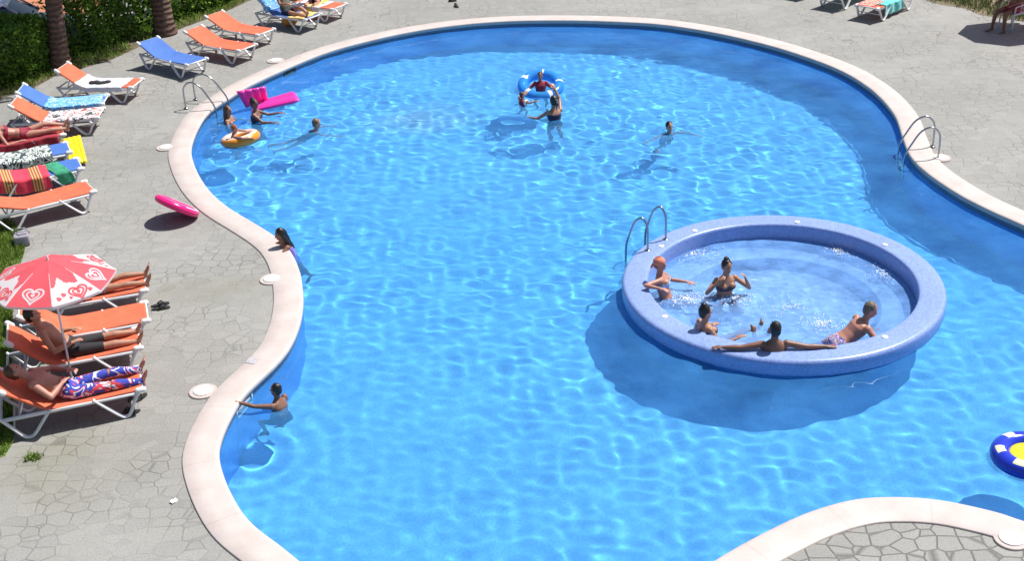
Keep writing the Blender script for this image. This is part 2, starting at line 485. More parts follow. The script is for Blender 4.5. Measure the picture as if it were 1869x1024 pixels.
# nrm points away from the water
CW = .44
prof = [(-.012, -.10), (-.035, -.07), (-.04, -.04), (-.035, -.012), (-.018, 0), (.03, .003), (CW * .5, .002), (CW - .012, 0), (CW, -.01), (CW, -.06)]
rings = [[edge[i] + nrm[i] * a + Vector((0, 0, b)) for a, b in prof] for i in range(NE)]
v = [p for r in rings for p in r]; f = []; uvs = []
arc = [0]
for i in range(NE): arc.append(arc[-1] + (edge[(i + 1) % NE] - edge[i]).length)
K = len(prof)
scale_u = round(arc[-1] / 1.25) / arc[-1]
for i in range(NE):
    for j in range(K - 1):
        f.append((i * K + j, ((i + 1) % NE) * K + j, ((i + 1) % NE) * K + j + 1, i * K + j + 1))
        uvs += [(arc[i] * scale_u, j / K), (arc[i + 1] * scale_u, j / K), (arc[i + 1] * scale_u, (j + 1) / K), (arc[i] * scale_u, (j + 1) / K)]
cop = struct(link_mesh('pool_coping', v, f, MAT['coping']))
ul = cop.data.uv_layers.new(name='UVMap')
ul.data.foreach_set('uv', [c for u in uvs for c in u])


def fill(outer, hole, name, m):
    bm = bmesh.new()
    for loop in ([outer] if hole is None else [outer, hole]):
        vs = [bm.verts.new(p) for p in loop]
        for a, b in zip(vs, vs[1:] + vs[:1]): bm.edges.new((a, b))
    bmesh.ops.triangle_fill(bm, use_beauty=True, use_dissolve=False, edges=list(bm.edges))
    for fc in bm.faces:
        fc.normal_update()
        if fc.normal.z < 0: fc.normal_flip()
    me = bpy.data.meshes.new(name); bm.to_mesh(me); bm.free(); me.materials.append(m)
    o = bpy.data.objects.new(name, me); COL.objects.link(o)
    return o


outer_edge = [Vector((*(edge[i] + nrm[i] * (CW - .01)).xy, 0)) for i in range(0, NE, 2)]
G = 140
ground = struct(fill([Vector((-G, -30, 0)), Vector((G, -30, 0)), Vector((G, 190, 0)), Vector((-G, 190, 0))], outer_edge, 'deck', MAT['deck']))
def floor_z(x, y):
    """the pool deepens towards its far end"""
    t = np.clip((np.asarray(y, float) - 16.8) / 6.5, 0, 1)
    return ZF - .50 * t * t * (3 - 2 * t)


v = []; f = []
zs = [-.06, ZW - .03, ZF]
for i in range(NE):
    for z in zs: v.append((edge[i].x, edge[i].y, z if z > ZF else float(floor_z(edge[i].x, edge[i].y)) - .02))
for i in range(NE):
    for j in (1,):
        a, b = i * 3, ((i + 1) % NE) * 3
        f.append((a + j, a + j + 1, b + j + 1, b + j))
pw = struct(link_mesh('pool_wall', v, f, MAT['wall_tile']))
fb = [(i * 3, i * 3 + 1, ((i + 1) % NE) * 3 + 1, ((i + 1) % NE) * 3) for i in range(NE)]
struct(link_mesh('waterline_wall', v, fb, MAT['shade_band_tile']))  # strip above the water, its shadow put into the tile colour

# water with modelled waves (these focus the sunlight on the floor)
wr = random.Random(3)
WAVES = []
for k in range(30):
    l = wr.uniform(.22, .82); a = wr.uniform(0, 2 * PI)
    kk = 2 * PI / l; WAVES.append((kk * math.cos(a), kk * math.sin(a), wr.uniform(0, 6.28), .0020 * l ** 1.1))
for k in range(12):
    l = wr.uniform(.19, .34); a = wr.gauss(1.2, .7)
    kk = 2 * PI / l; WAVES.append((kk * math.cos(a), kk * math.sin(a), wr.uniform(0, 6.28), .0016 * l ** 1.1))


RIPPLES = []
for _x, _y, _a in ((416, 215, .009), (464, 225, .009), (440, 262, .010), (562, 238, .012), (953, 186, .009), (1012, 208, .012), (987, 176, .010), (1222, 243, .012), (530, 470, .008), (515, 742, .012), (500, 196, .008), (1885, 840, .008)):
    _p = gp(_x, _y, ZW); RIPPLES.append((_p.x, _p.y, _a))


def waves(X, Y, gain=1.0, ws=WAVES):
    Z = np.zeros_like(X)
    mod = .75 + .35 * np.sin(.5 * X + .31 * Y + 1) * np.sin(.37 * Y - .22 * X + 2)
    for kx, ky, p, a in ws: Z += a * np.sin(kx * X + ky * Y + p + .35 * np.sin(.9 * X - .7 * Y + p))
    Z = Z * mod * gain
    for px, py, am in RIPPLES:
        d = np.hypot(X - px, Y - py); Z = Z + am * np.exp(-d / .45) * np.sin(17 * d + px) * np.minimum(1, d / .12)
    return Z


def in_poly(X, Y, poly):
    ins = np.zeros(X.shape, bool); n = len(poly)
    for i in range(n):
        x0, y0 = poly[i]; x1, y1 = poly[(i + 1) % n]
        if y0 == y1: continue
        c = ((y0 > Y) != (y1 > Y)) & (X < (x1 - x0) * (Y - y0) / (y1 - y0) + x0)
        ins ^= c
    return ins


def grid_mesh(name, x0, x1, y0, y1, step, keep, zfun, m):
    xs = np.arange(x0, x1 + step, step); ys = np.arange(y0, y1 + step, step)
    X, Y = np.meshgrid(xs, ys); Z = zfun(X, Y)
    nx, ny = len(xs), len(ys)
    idx = np.arange(nx * ny).reshape(ny, nx)
    q = np.stack([idx[:-1, :-1], idx[:-1, 1:], idx[1:, 1:], idx[1:, :-1]], -1).reshape(-1, 4)
    kp = keep((X[:-1, :-1] + step / 2).ravel(), (Y[:-1, :-1] + step / 2).ravel())
    q = q[kp]
    used = np.unique(q); rem = -np.ones(nx * ny, int); rem[used] = np.arange(len(used)); q = rem[q]
    P = np.stack([X.ravel(), Y.ravel(), Z.ravel()], -1)[used]
    me = bpy.data.meshes.new(name)
    me.vertices.add(len(P)); me.vertices.foreach_set('co', P.ravel())
    me.loops.add(q.size); me.loops.foreach_set('vertex_index', q.ravel().astype(np.int32))
    me.polygons.add(len(q)); me.polygons.foreach_set('loop_start', np.arange(0, q.size, 4, dtype=np.int32))
    me.polygons.foreach_set('use_smooth', np.ones(len(q), bool))
    me.materials.append(m); me.update(calc_edges=True); me.validate()
    o = bpy.data.objects.new(name, me); COL.objects.link(o)
    return o


_pe = [tuple((edge[i] + nrm[i] * .06).xy) for i in range(0, NE, 2)]
pf = struct(grid_mesh('pool_floor', min(p[0] for p in _pe) - .3, max(p[0] for p in _pe) + .3, min(p[1] for p in _pe) - .3, max(p[1] for p in _pe) + .3, .12,
            lambda X, Y: in_poly(X, Y, [tuple((edge[i] + nrm[i] * .12).xy) for i in range(0, NE, 2)]), floor_z, MAT['pool_tile']))
# island in the pool
ISL_Z = .10
ISL_C = Vector((4.275, 17.72, ISL_Z))
poly = [tuple((edge[i] + nrm[i] * .14).xy) for i in range(0, NE, 3)]
px_ = [p[0] for p in poly]; py_ = [p[1] for p in poly]
water = struct(grid_mesh('pool_water', min(px_), max(px_), min(py_), max(py_), .026,
               lambda X, Y: in_poly(X, Y, poly) & (np.hypot(X - ISL_C.x, Y - ISL_C.y) > 2.32),
               lambda X, Y: ZW + waves(X, Y), MAT['water']))
water.cycles.is_caustics_caster = True

isl = thing('island_whirlpool', 'round raised whirlpool island of lavender blue mosaic standing in the pool', 'whirlpool', (ISL_C.x, ISL_C.y, ZF))


def lathe(profile, seg=128):
    mb = MB(); rg = []
    for k in range(seg):
        t = 2 * PI * k / seg; rg.append([Vector((r * math.cos(t), r * math.sin(t), z)) for r, z in profile])
    n = len(profile); v = [p for r in rg for p in r]; f = []
    for i in range(seg):
        for j in range(n - 1): f.append((i * n + j, ((i + 1) % seg) * n + j, ((i + 1) % seg) * n + j + 1, i * n + j + 1))
    return v, f


zt = ISL_Z - ZF
pr = [(2.40, zt - .290), (2.48, zt - .28), (2.51, zt - .25), (2.52, zt - .21), (2.52, zt - .07)]
for k in range(1, 7):
    t = k / 6 * PI / 2; pr.append((2.45 + .07 * math.cos(t), zt - .07 + .07 * math.sin(t)))
pr += [(2.30, zt + .004), (2.19, zt - .004)]
for k in range(1, 6):
    t = k / 5 * PI / 2; pr.append((2.15 - .05 * math.sin(t), zt - .05 + .05 * math.cos(t)))
pr += [(2.10, zt - .4)]
lv, lf = lathe(pr)
link_mesh('ring_wall', lv, lf, MAT['island_tile'], isl)
lv, lf = lathe([(1.66, 0.0), (1.72, .45), (2.14, zt - .60), (2.405, zt - .289)])
link_mesh('pedestal', lv, lf, MAT['pool_tile'], isl)
zb = ISL_Z - .95 - ZF
lv, lf = lathe([(2.095, zt - .38), (2.095, zb + .42), (2.09, zb + .40), (1.6, zb + .40), (1.58, zb + .38), (1.58, zb), (.9, zb), (.02, zb)])
link_mesh('bench', lv, lf, MAT['jacuzzi_tile'], isl)
for (px, py) in ((1273, 424), (1611, 448), (1222, 575), (1609, 612), (1238, 458), (1455, 405)):
    p = gp(px, py, ISL_Z) - ISL_C
    p = p.normalized() * 2.23
    mb = MB(); mb.ellipsoid((p.x, p.y, zt), (Vector((.05, 0, 0)), Vector((0, .05, 0)), Vector((0, 0, .018))))
    mb.build('air_button', MAT['white_lid'], isl)

WJ = [(kx * 1.7, ky * 1.7, p, a * .55) for kx, ky, p, a in WAVES]
jw = struct(grid_mesh('whirlpool_water', ISL_C.x - 2.2, ISL_C.x + 2.2, ISL_C.y - 2.2, ISL_C.y + 2.2, .03,
            lambda X, Y: np.hypot(X - ISL_C.x, Y - ISL_C.y) < 2.16,
            lambda X, Y: ZW - .02 + waves(X, Y, 1.25, WJ), MAT['foam_water']))
jw.cycles.is_caustics_caster = True
#__PART2__
# froth where the jets break the whirlpool surface
def froth(spots, seed):
    r = random.Random(seed); mb = MB()
    for (px, py, rx, ry, n) in spots:
        c = gp(px, py, ZW - .02)
        for k in range(n):
            a = r.random() * 2 * PI; q = abs(r.gauss(0, .55)); x, y = c.x + rx * q * math.cos(a), c.y + ry * q * math.sin(a)
            if math.hypot(x - ISL_C.x, y - ISL_C.y) > 2.03: continue
            s_ = r.uniform(.004, .013); z = ZW - .02 + float(waves(np.array(x), np.array(y), 1.25, WJ)) + max(0, r.gauss(0, .012))
            mb.ellipsoid((x, y, z), (Vector((s_, 0, 0)), Vector((0, s_, 0)), Vector((0, 0, s_ * .7))), 6, 4)
    return mb.build('foam', plain('foam', (.78, .82, .86), .6, .05))


struct(froth([(1535, 455, .22, .25, 420), (1262, 462, .45, .25, 300), (1255, 545, .50, .3, 320), (1345, 545, .4, .3, 200), (1500, 590, .45, .3, 220), (1440, 560, .5, .4, 120), (1610, 500, .3, .5, 120)], 5), 'stuff')
# ------------------------------------------------------------------ people
def skin_mat(name, col):
    m, nt, b = nmat(name)
    tc = N(nt, 'ShaderNodeTexCoord').outputs['Object']
    nz = N(nt, 'ShaderNodeTexNoise'); nz.inputs['Scale'].default_value = 7; nz.inputs['Detail'].default_value = 4; nt.links.new(tc, nz.inputs['Vector'])
    c = ramp(nt, nz.outputs['Fac'], [(.3, tuple(x * .86 for x in col)), (.7, (col[0] * 1.1, col[1] * 1.08, col[2] * 1.05))])
    nt.links.new(c, b.inputs['Base Color']); b.inputs['Roughness'].default_value = .46
    b.inputs['Subsurface Weight'].default_value = .08; b.inputs['Subsurface Radius'].default_value = (.02, .008, .004)
    b.inputs['Subsurface Scale'].default_value = .5
    return m


SKIN = {'tan': skin_mat('tanned_skin', (.40, .205, .13)), 'brown': skin_mat('brown_skin', (.22, .103, .065)),
        'fair': skin_mat('fair_skin', (.52, .28, .19)), 'red': skin_mat('sunburnt_skin', (.46, .215, .155))}
EYE = plain('eye_dark', (.03, .02, .018), .3, .05); LIP = plain('lip', (.30, .085, .07), .45, .05)
HAIRC = {'black': plain('black_hair', (.014, .010, .009), .42, .35, 60), 'brown': plain('brown_hair', (.07, .034, .018), .45, .35, 60),
         'blond': plain('blond_hair', (.19, .11, .055), .5, .3, 60), 'grey': plain('grey_hair', (.15, .12, .09), .6, .25, 60),
         'red': plain('auburn_hair', (.30, .08, .035), .5, .3, 60)}
CLOTH = {'navy': cloth('navy_swimsuit', (.012, .014, .05)), 'black': cloth('black_swimwear', (.012, .011, .014)), 'dark': cloth('dark_swimsuit', (.03, .022, .04)),
         'red': cloth('red_shirt', (.28, .012, .035)), 'purple': cloth('purple_swimsuit', (.28, .17, .55)), 'aqua': cloth('pale_blue_swimwear', (.35, .5, .72)),
         'olive': cloth('olive_shirt', (.16, .15, .11)), 'blue': cloth('blue_swimwear', (.03, .08, .33)),
         'trunks': patterned('printed_trunks', [(.72, .72, .78), (.03, .06, .36), (.05, .12, .5), (.60, .04, .05), (.7, .7, .75), (.02, .03, .2)], 'spots', 11),
         'bright_red': cloth('red_waistband', (.70, .03, .05)),
         'trousers': patterned('printed_trousers', [(.03, .05, .36), (.72, .73, .80), (.03, .05, .38), (.70, .72, .80), (.60, .05, .07), (.03, .06, .40)], 'spots', 3.0),
         'checked': patterned('dark_print_trunks', [(.05, .05, .06), (.42, .42, .42), (.10, .10, .12)], 'spots', 16),
         'bandana': cloth('coral_headscarf', (.72, .22, .13)), 'band': plain('white_armband', (.8, .78, .74), .3)}


def unit(v): return Vector(v).normalized()


def remeshed(mb, voxel, name, m):
    o = mb.build(name, m)
    md = o.modifiers.new('r', 'REMESH'); md.mode = 'VOXEL'; md.voxel_size = voxel; md.use_smooth_shade = True
    dg = bpy.context.evaluated_depsgraph_get()
    me = bpy.data.meshes.new_from_object(o.evaluated_get(dg)); old = o.data
    o.modifiers.clear(); o.data = me; bpy.data.meshes.remove(old); me.name = name
    if not me.materials: me.materials.append(m)
    n = len(me.vertices); co = np.empty(n * 3, np.float32); me.vertices.foreach_get('co', co); co = co.reshape(-1, 3)
    ed = np.empty(len(me.edges) * 2, np.int32); me.edges.foreach_get('vertices', ed); ed = ed.reshape(-1, 2)
    for _ in range(2):
        s = np.zeros_like(co); c = np.zeros(n)
        np.add.at(s, ed[:, 0], co[ed[:, 1]]); np.add.at(s, ed[:, 1], co[ed[:, 0]])
        np.add.at(c, ed[:, 0], 1); np.add.at(c, ed[:, 1], 1)
        co = co * .55 + (s / np.maximum(c, 1)[:, None]) * .45
    me.vertices.foreach_set('co', co.astype(np.float32).ravel()); me.update()
    me.polygons.foreach_set('use_smooth', [True] * len(me.polygons))
    return o


def hand(mb, w, d, nrm_, side, s, curl=.35):
    """palm, four fingers of their own length with bends, and a thumb from the side"""
    d = unit(d); nrm_ = Vector(nrm_); nrm_ = (nrm_ - d * nrm_.dot(d)).normalized(); lat = d.cross(nrm_).normalized() * side
    mb.ellipsoid(w + d * .045 * s, (lat * .040 * s, d * .058 * s, nrm_ * .017 * s), 12, 8)
    for k, L in enumerate((.072, .082, .076, .060)):
        b = w + d * .082 * s + lat * (.030 - .0205 * k) * s
        dd = unit(d + lat * (.14 - .09 * k)); p = b; a = 0
        for q in range(3):
            a += curl * (.6, 1, .9)[q]
            e = p + (dd * math.cos(a) + nrm_ * math.sin(a)) * L * s * (.45, .32, .25)[q]
            mb.capsule(p, e, .0095 * s, .0085 * s, 8); p = e
    b = w + d * .028 * s + lat * .032 * s
    e = b + unit(d * .62 + lat * .75 + nrm_ * .25) * .045 * s
    mb.capsule(b, e, .0125 * s, .011 * s, 8); mb.capsule(e, e + unit(d + lat * .25 + nrm_ * .3) * .032 * s, .011 * s, .0095 * s, 8)


def person(label, at, az, pose, skin='tan', hair=('short', 'black'), clothes=(), s=1.0, female=False, anchor='head', group=None, tilt=0.0, hat=None):
    """at: place of the head centre (or of the pelvis); az: compass the chest faces, degrees from +X"""
    X = Vector((1, 0, 0))
    sp = unit(pose.get('spine', (0, 0, 1))); ch = unit(pose.get('chest', pose.get('spine', (0, 0, 1)))); hd = unit(pose.get('head', ch))
    sh = unit(pose.get('sh', X)); fwd = lambda d, r=X: unit(Vector(d).cross(r))
    P = Vector((0, 0, 0)); mid = P + sp * .25 * s; neck = mid + ch * .27 * s
    HC = neck + hd * .175 * s
    look = Vector(pose.get('look', fwd(hd))); face = (look - hd * look.dot(hd)).normalized(); hx = face.cross(hd).normalized()
    mb = MB()
    W = (1.06, .80, .92, .93) if female else (1, 1, 1, 1)
    def ring(c, d, w, dp, rx):
        f_ = fwd(d, rx); rr = (rx - d * rx.dot(d)).normalized()
        return [c + rr * w * s * math.copysign(abs(math.cos(t)) ** .85, math.cos(t)) + f_ * dp * s * math.copysign(abs(math.sin(t)) ** .9, math.sin(t)) for t in [2 * PI * k / 20 for k in range(20)]]
    mb.loft([ring(P - sp * .10 * s, sp, .09, .07, X), ring(P - sp * .05 * s, sp, .155 * W[0], .105, X), ring(P + sp * .03 * s, sp, .163 * W[0], .112, X), ring(P + sp * .15 * s, sp, .140 * W[1], .098, X),
             ring(mid + ch * .03 * s, ch, .150 * W[2], .108, X.lerp(sh, .6)), ring(mid + ch * .13 * s, ch, .168 * W[2], .115, sh), ring(neck - ch * .07 * s, ch, .165 * W[3], .088, sh), ring(neck - ch * .01 * s, ch, .085, .062, sh), ring(neck + ch * .02 * s, ch, .05, .05, sh)])
    if female:
        for q in (-1, 1): mb.ellipsoid(mid + ch * .12 * s + sh * .075 * q * s + fwd(ch, sh) * .085 * s, (sh * .062 * s, ch * .06 * s, fwd(ch, sh) * .055 * s), 12, 8)
    mb.capsule(neck - ch * .03 * s, HC - hd * .06 * s, .056 * s, .052 * s)
    mb.ellipsoid(HC + hd * .01 * s - face * .008 * s, (hx * .074 * s, face * .095 * s, hd * .112 * s), 18, 12)
    mb.ellipsoid(HC + face * .028 * s - hd * .055 * s, (hx * .054 * s, face * .058 * s, hd * .060 * s), 14, 9)
    mb.capsule(HC + face * .086 * s + hd * .012 * s, HC + face * .106 * s - hd * .022 * s, .008 * s, .013 * s, 8)
    mb.ellipsoid(HC + face * .088 * s - hd * .058 * s, (hx * .025 * s, face * .010 * s, hd * .010 * s), 10, 6)
    for q in (-1, 1): mb.ellipsoid(HC + hx * .076 * q * s - face * .008 * s - hd * .008 * s, (hx * .010 * s, face * .020 * s, hd * .032 * s), 8, 7)
    bones = [('pelvis', P - sp * .1 * s, P + sp * .06 * s, .14 * s), ('torso', P + sp * .06 * s, neck - ch * .02 * s, .13 * s), ('head', neck + ch * .02 * s, HC + hd * .1 * s, .08 * s)]
    for q, nm in ((-1, 'l'), (1, 'r')):
        u, f_ = [unit(x) for x in pose.get('arm_' + nm, ((.25 * q, 0, -1), (.1 * q, .3, -1)))]
        S = neck - ch * .055 * s + sh * (.172 if not female else .155) * q * s
        E_ = S + u * .29 * s; Wr = E_ + f_ * .25 * s
        k = .9 if female else 1.0
        mb.ellipsoid(S - ch * .005 * s, (sh * .058 * k * s, fwd(ch, sh) * .056 * k * s, ch * .06 * k * s), 12, 8)
        mb.capsule(S, S + u * .14 * s, .050 * k * s, .047 * k * s); mb.capsule(S + u * .14 * s, E_, .047 * k * s, .038 * k * s)
        mb.capsule(E_, E_ + f_ * .08 * s, .038 * k * s, .041 * k * s); mb.capsule(E_ + f_ * .08 * s, Wr, .041 * k * s, .026 * k * s)
        pn = pose.get('palm_' + nm, (0, .2, -1)); hand(mb, Wr, pose.get('hand_' + nm, f_), pn, q if pose.get('flip_' + nm) is None else -q, s, pose.get('curl_' + nm, .35))
        bones += [('upper_arm', S, E_, .05 * s), ('forearm', E_, Wr, .04 * s), ('hand', Wr, Wr + unit(pose.get('hand_' + nm, f_)) * .17 * s, .03 * s)]
        t, c = [unit(x) for x in pose.get('leg_' + nm, ((.06 * q, .05, -1), (.02 * q, -.03, -1)))]
        H = P - sp * .055 * s + X * .088 * q * s; Kn = H + t * .42 * s; An = Kn + c * .41 * s
        mb.capsule(H, H + t * .2 * s, .088 * s, .074 * s); mb.capsule(H + t * .2 * s, Kn, .074 * s, .054 * s)
        kx = unit(t.cross(c)) if t.cross(c).length > .05 else X
        back = unit(c.cross(X)) * -1
        mb.capsule(Kn, Kn + c * .13 * s + back * .012 * s, .053 * s, .056 * s); mb.capsule(Kn + c * .13 * s + back * .012 * s, An, .056 * s, .034 * s)
        ft = pose.get('foot_' + nm); ft = unit(ft) if ft else unit(X.cross(c) + c * .25)
        dn = unit(c - ft * c.dot(ft)); fx = dn.cross(ft)
        mb.ellipsoid(An + dn * .035 * s - ft * .03 * s, (fx * .034 * s, ft * .042 * s, dn * .042 * s), 10, 8)
        mb.capsule(An + dn * .02 * s, An + dn * .05 * s + ft * .12 * s, .036 * s, .027 * s); mb.ellipsoid(An + dn * .05 * s + ft * .11 * s, (fx * .046 * s, ft * .06 * s, dn * .024 * s), 12, 8)
        for k2 in range(5): mb.capsule(An + dn * .056 * s + ft * .145 * s + fx * (.036 - .018 * k2) * s * q, An + dn * .058 * s + ft * (.198 - .009 * k2) * s + fx * (.039 - .019 * k2) * s * q, .0125 * s if k2 == 0 else .010 * s, .011 * s if k2 == 0 else .0085 * s, 6)
        bones += [('thigh', H, Kn, .07 * s), ('shin', Kn, An, .05 * s), ('foot', An, An + ft * .2 * s, .035 * s)]
    body = remeshed(mb, .0105 * s, 'person', SKIN[skin])
    me = body.data
    me.materials.append(EYE); me.materials.append(LIP)
    n = len(me.vertices); co = np.empty(n * 3, np.float32); me.vertices.foreach_get('co', co); co = co.reshape(-1, 3)
    nr = np.empty(n * 3, np.float32); me.vertices.foreach_get('normal', nr); nr = nr.reshape(-1, 3)
    best = np.full(n, 1e9); bi = np.zeros(n, int); bt = np.zeros(n)
    for i, (nm, a, b, r) in enumerate(bones):
        a = np.array(a); b = np.array(b); ab = b - a; L2 = ab @ ab
        t = ((co - a) @ ab) / L2; tc = np.clip(t, 0, 1)
        d = np.linalg.norm(co - (a + tc[:, None] * ab), axis=1) / r
        k = d < best; best[k] = d[k]; bi[k] = i; bt[k] = t[k]
    pol = [tuple(p.vertices) for p in me.polygons]
    cen = np.empty(len(pol) * 3, np.float32); me.polygons.foreach_get('center', cen); cen = cen.reshape(-1, 3)
    mi = np.zeros(len(pol), np.int32)
    rel = cen - np.array(HC)
    fx_, fy_, fz_ = rel @ np.array(hx), rel @ np.array(face), rel @ np.array(hd)
    for q in (-1, 1): mi[((fx_ - q * .031 * s) ** 2 / (.015 * s) ** 2 + (fz_ - .016 * s) ** 2 / (.008 * s) ** 2 < 1) & (fy_ > .03 * s)] = 1
    mi[(fx_ ** 2 / (.024 * s) ** 2 + (fz_ + .058 * s) ** 2 / (.009 * s) ** 2 < 1) & (fy_ > .04 * s)] = 2
    me.polygons.foreach_set('material_index', mi)
    names = np.array([b[0] for b in bones])[bi]
    for (cn, cm, spec) in clothes:
        ok = np.zeros(n, bool)
        for bn, t0, t1 in spec: ok |= (names == bn) & (bt >= t0) & (bt <= t1)
        fs = [p for p in pol if all(ok[i] for i in p)]
        if not fs: continue
        used = sorted({i for p in fs for i in p}); mp = {i: k for k, i in enumerate(used)}
        off = .009 * s
        up_ = [tuple(co[i] + nr[i] * off) for i in used]; lo_ = [tuple(co[i] - nr[i] * .002) for i in used]; nn = len(used)
        F_ = [tuple(mp[i] for i in p) for p in fs]
        from collections import Counter
        ec = Counter(); 
        for p in F_:
            for a, b in zip(p, p[1:] + p[:1]): ec[(a, b)] += 1
        rim = [(b, a, a + nn, b + nn) for (a, b) in ec if (b, a) not in ec]
        c = link_mesh(cn, up_ + lo_, F_ + rim, CLOTH[cm], body)
    hk, hc = hair
    if hk != 'bald':
        hb = MB()
        k = 1.0 if hk != 'crop' else .965
        hb.ellipsoid(HC + hd * .030 * s - face * .024 * s, (hx * .084 * k * s, face * .093 * k * s, hd * .106 * k * s), 18, 12)
        hb.ellipsoid(HC - face * .045 * s - hd * .02 * s, (hx * .074 * s, face * .062 * s, hd * .075 * s), 14, 9)
        nf = fwd(ch, sh)
        if hk == 'long':
            hb.capsule(HC - face * .065 * s + hd * .02 * s, neck - nf * .085 * s - ch * .02 * s, .068 * s, .055 * s)
            hb.capsule(neck - nf * .085 * s - ch * .02 * s, neck - nf * .115 * s - ch * .20 * s, .055 * s, .03 * s)
            for q in (-1, 1):
                hb.capsule(HC + hx * .066 * q * s - face * .02 * s, neck + sh * .075 * q * s - nf * .06 * s, .032 * s, .036 * s)
                hb.capsule(neck + sh * .075 * q * s - nf * .06 * s, neck + sh * .08 * q * s - nf * .105 * s - ch * .16 * s, .036 * s, .018 * s)
        if hk == 'bun': hb.ellipsoid(HC + hd * .125 * s - face * .045 * s, (hx * .045 * s, face * .045 * s, hd * .04 * s), 12, 8)
        if hk == 'tail':
            hb.capsule(HC - face * .10 * s + hd * .04 * s, HC - face * .16 * s - hd * .03 * s, .032 * s, .03 * s); hb.capsule(HC - face * .16 * s - hd * .03 * s, HC - face * .14 * s - hd * .18 * s, .03 * s, .012 * s)
        h = remeshed(hb, .011 * s, 'hair', HAIRC[hc]); h.parent = body
        for v_ in h.data.vertices:
            c_ = v_.co; g = noise.noise(Vector((c_.x * 55, c_.y * 55, c_.z * 16)))
            v_.co = c_ + v_.normal * g * .007 * s
        h.data.update()
    if hat == 'scarf':
        hb = MB(); hb.ellipsoid(HC + hd * .045 * s - face * .020 * s, (hx * .094 * s, face * .104 * s, hd * .085 * s), 18, 12)
        hb.capsule(HC - face * .10 * s - hd * .01 * s, HC - face * .15 * s - hd * .09 * s, .035 * s, .018 * s)
        h = remeshed(hb, .012 * s, 'headscarf', CLOTH['bandana']); h.parent = body
    if hat == 'armbands':
        for q, nm in ((-1, 'l'), (1, 'r')):
            u = unit(pose.get('arm_' + nm)[0]); S = neck - ch * .055 * s + sh * .16 * q * s + u * .15 * s
            a = u.cross(Vector((.3, .2, 1))).normalized(); b = u.cross(a)
            hb = MB(); rg = []
            for i in range(14):
                t = 2 * PI * i / 14; dd = a * math.cos(t) + b * math.sin(t)
                rg.append([S + dd * (.085 * s + .035 * s * math.cos(z)) + u * .06 * s * math.sin(z) for z in [2 * PI * j / 10 for j in range(10)]])
            hb.loft(rg, True); hb.build('armband', CLOTH['band'], body)
    ref = HC if anchor == 'head' else P
    Rz = Matrix.Rotation(rad(az) - PI / 2, 4, 'Z')
    T = Matrix.Translation(Vector(at)) @ Rz @ Matrix.Translation(-ref)
    body.matrix_world = T
    tag(body, label, 'person', group)
    return body


TRUNKS = [('pelvis', -.8, 1.3), ('torso', -.5, .08), ('thigh', -.4, .55)]
BRIEFS = [('pelvis', -.8, 1.0), ('thigh', -.4, .10)]
ONEPIECE = [('pelvis', -.8, 1.5), ('torso', -.5, .80), ('thigh', -.4, .10)]
BIKINI = [('torso', .50, .72)]
SHIRT = [('torso', -.3, 1.1), ('pelvis', .3, 1.5), ('upper_arm', -.3, .6)]

# ------------------------------------------------------------------ sun loungers
LW = .32                                   # half width of the sling


def sling_curve(back):
    """points (x, z, angle) along the sling from foot to head; back = degrees of the raised backrest"""
    out = []; x, z = 0.0, .37; n = 52; ds = 1.93 / n
    for i in range(n + 1):
        s_ = i * ds
        k = min(1, max(0, (s_ - 1.0) / .42)); k = k * k * (3 - 2 * k)
        a = rad(back) * k + rad(2.0) * math.sin(s_ / 1.0 * PI) * (s_ < 1.0) * -1
        out.append((x, z, a)); x += math.cos(a) * ds; z += math.sin(a) * ds
    return out


def at_s(back, s_):
    c = sling_curve(back); f = s_ / 1.93 * 52; i = min(51, max(0, int(f))); u = f - i
    return tuple(c[i][k] * (1 - u) + c[i + 1][k] * u for k in range(3))


PROTO = {}


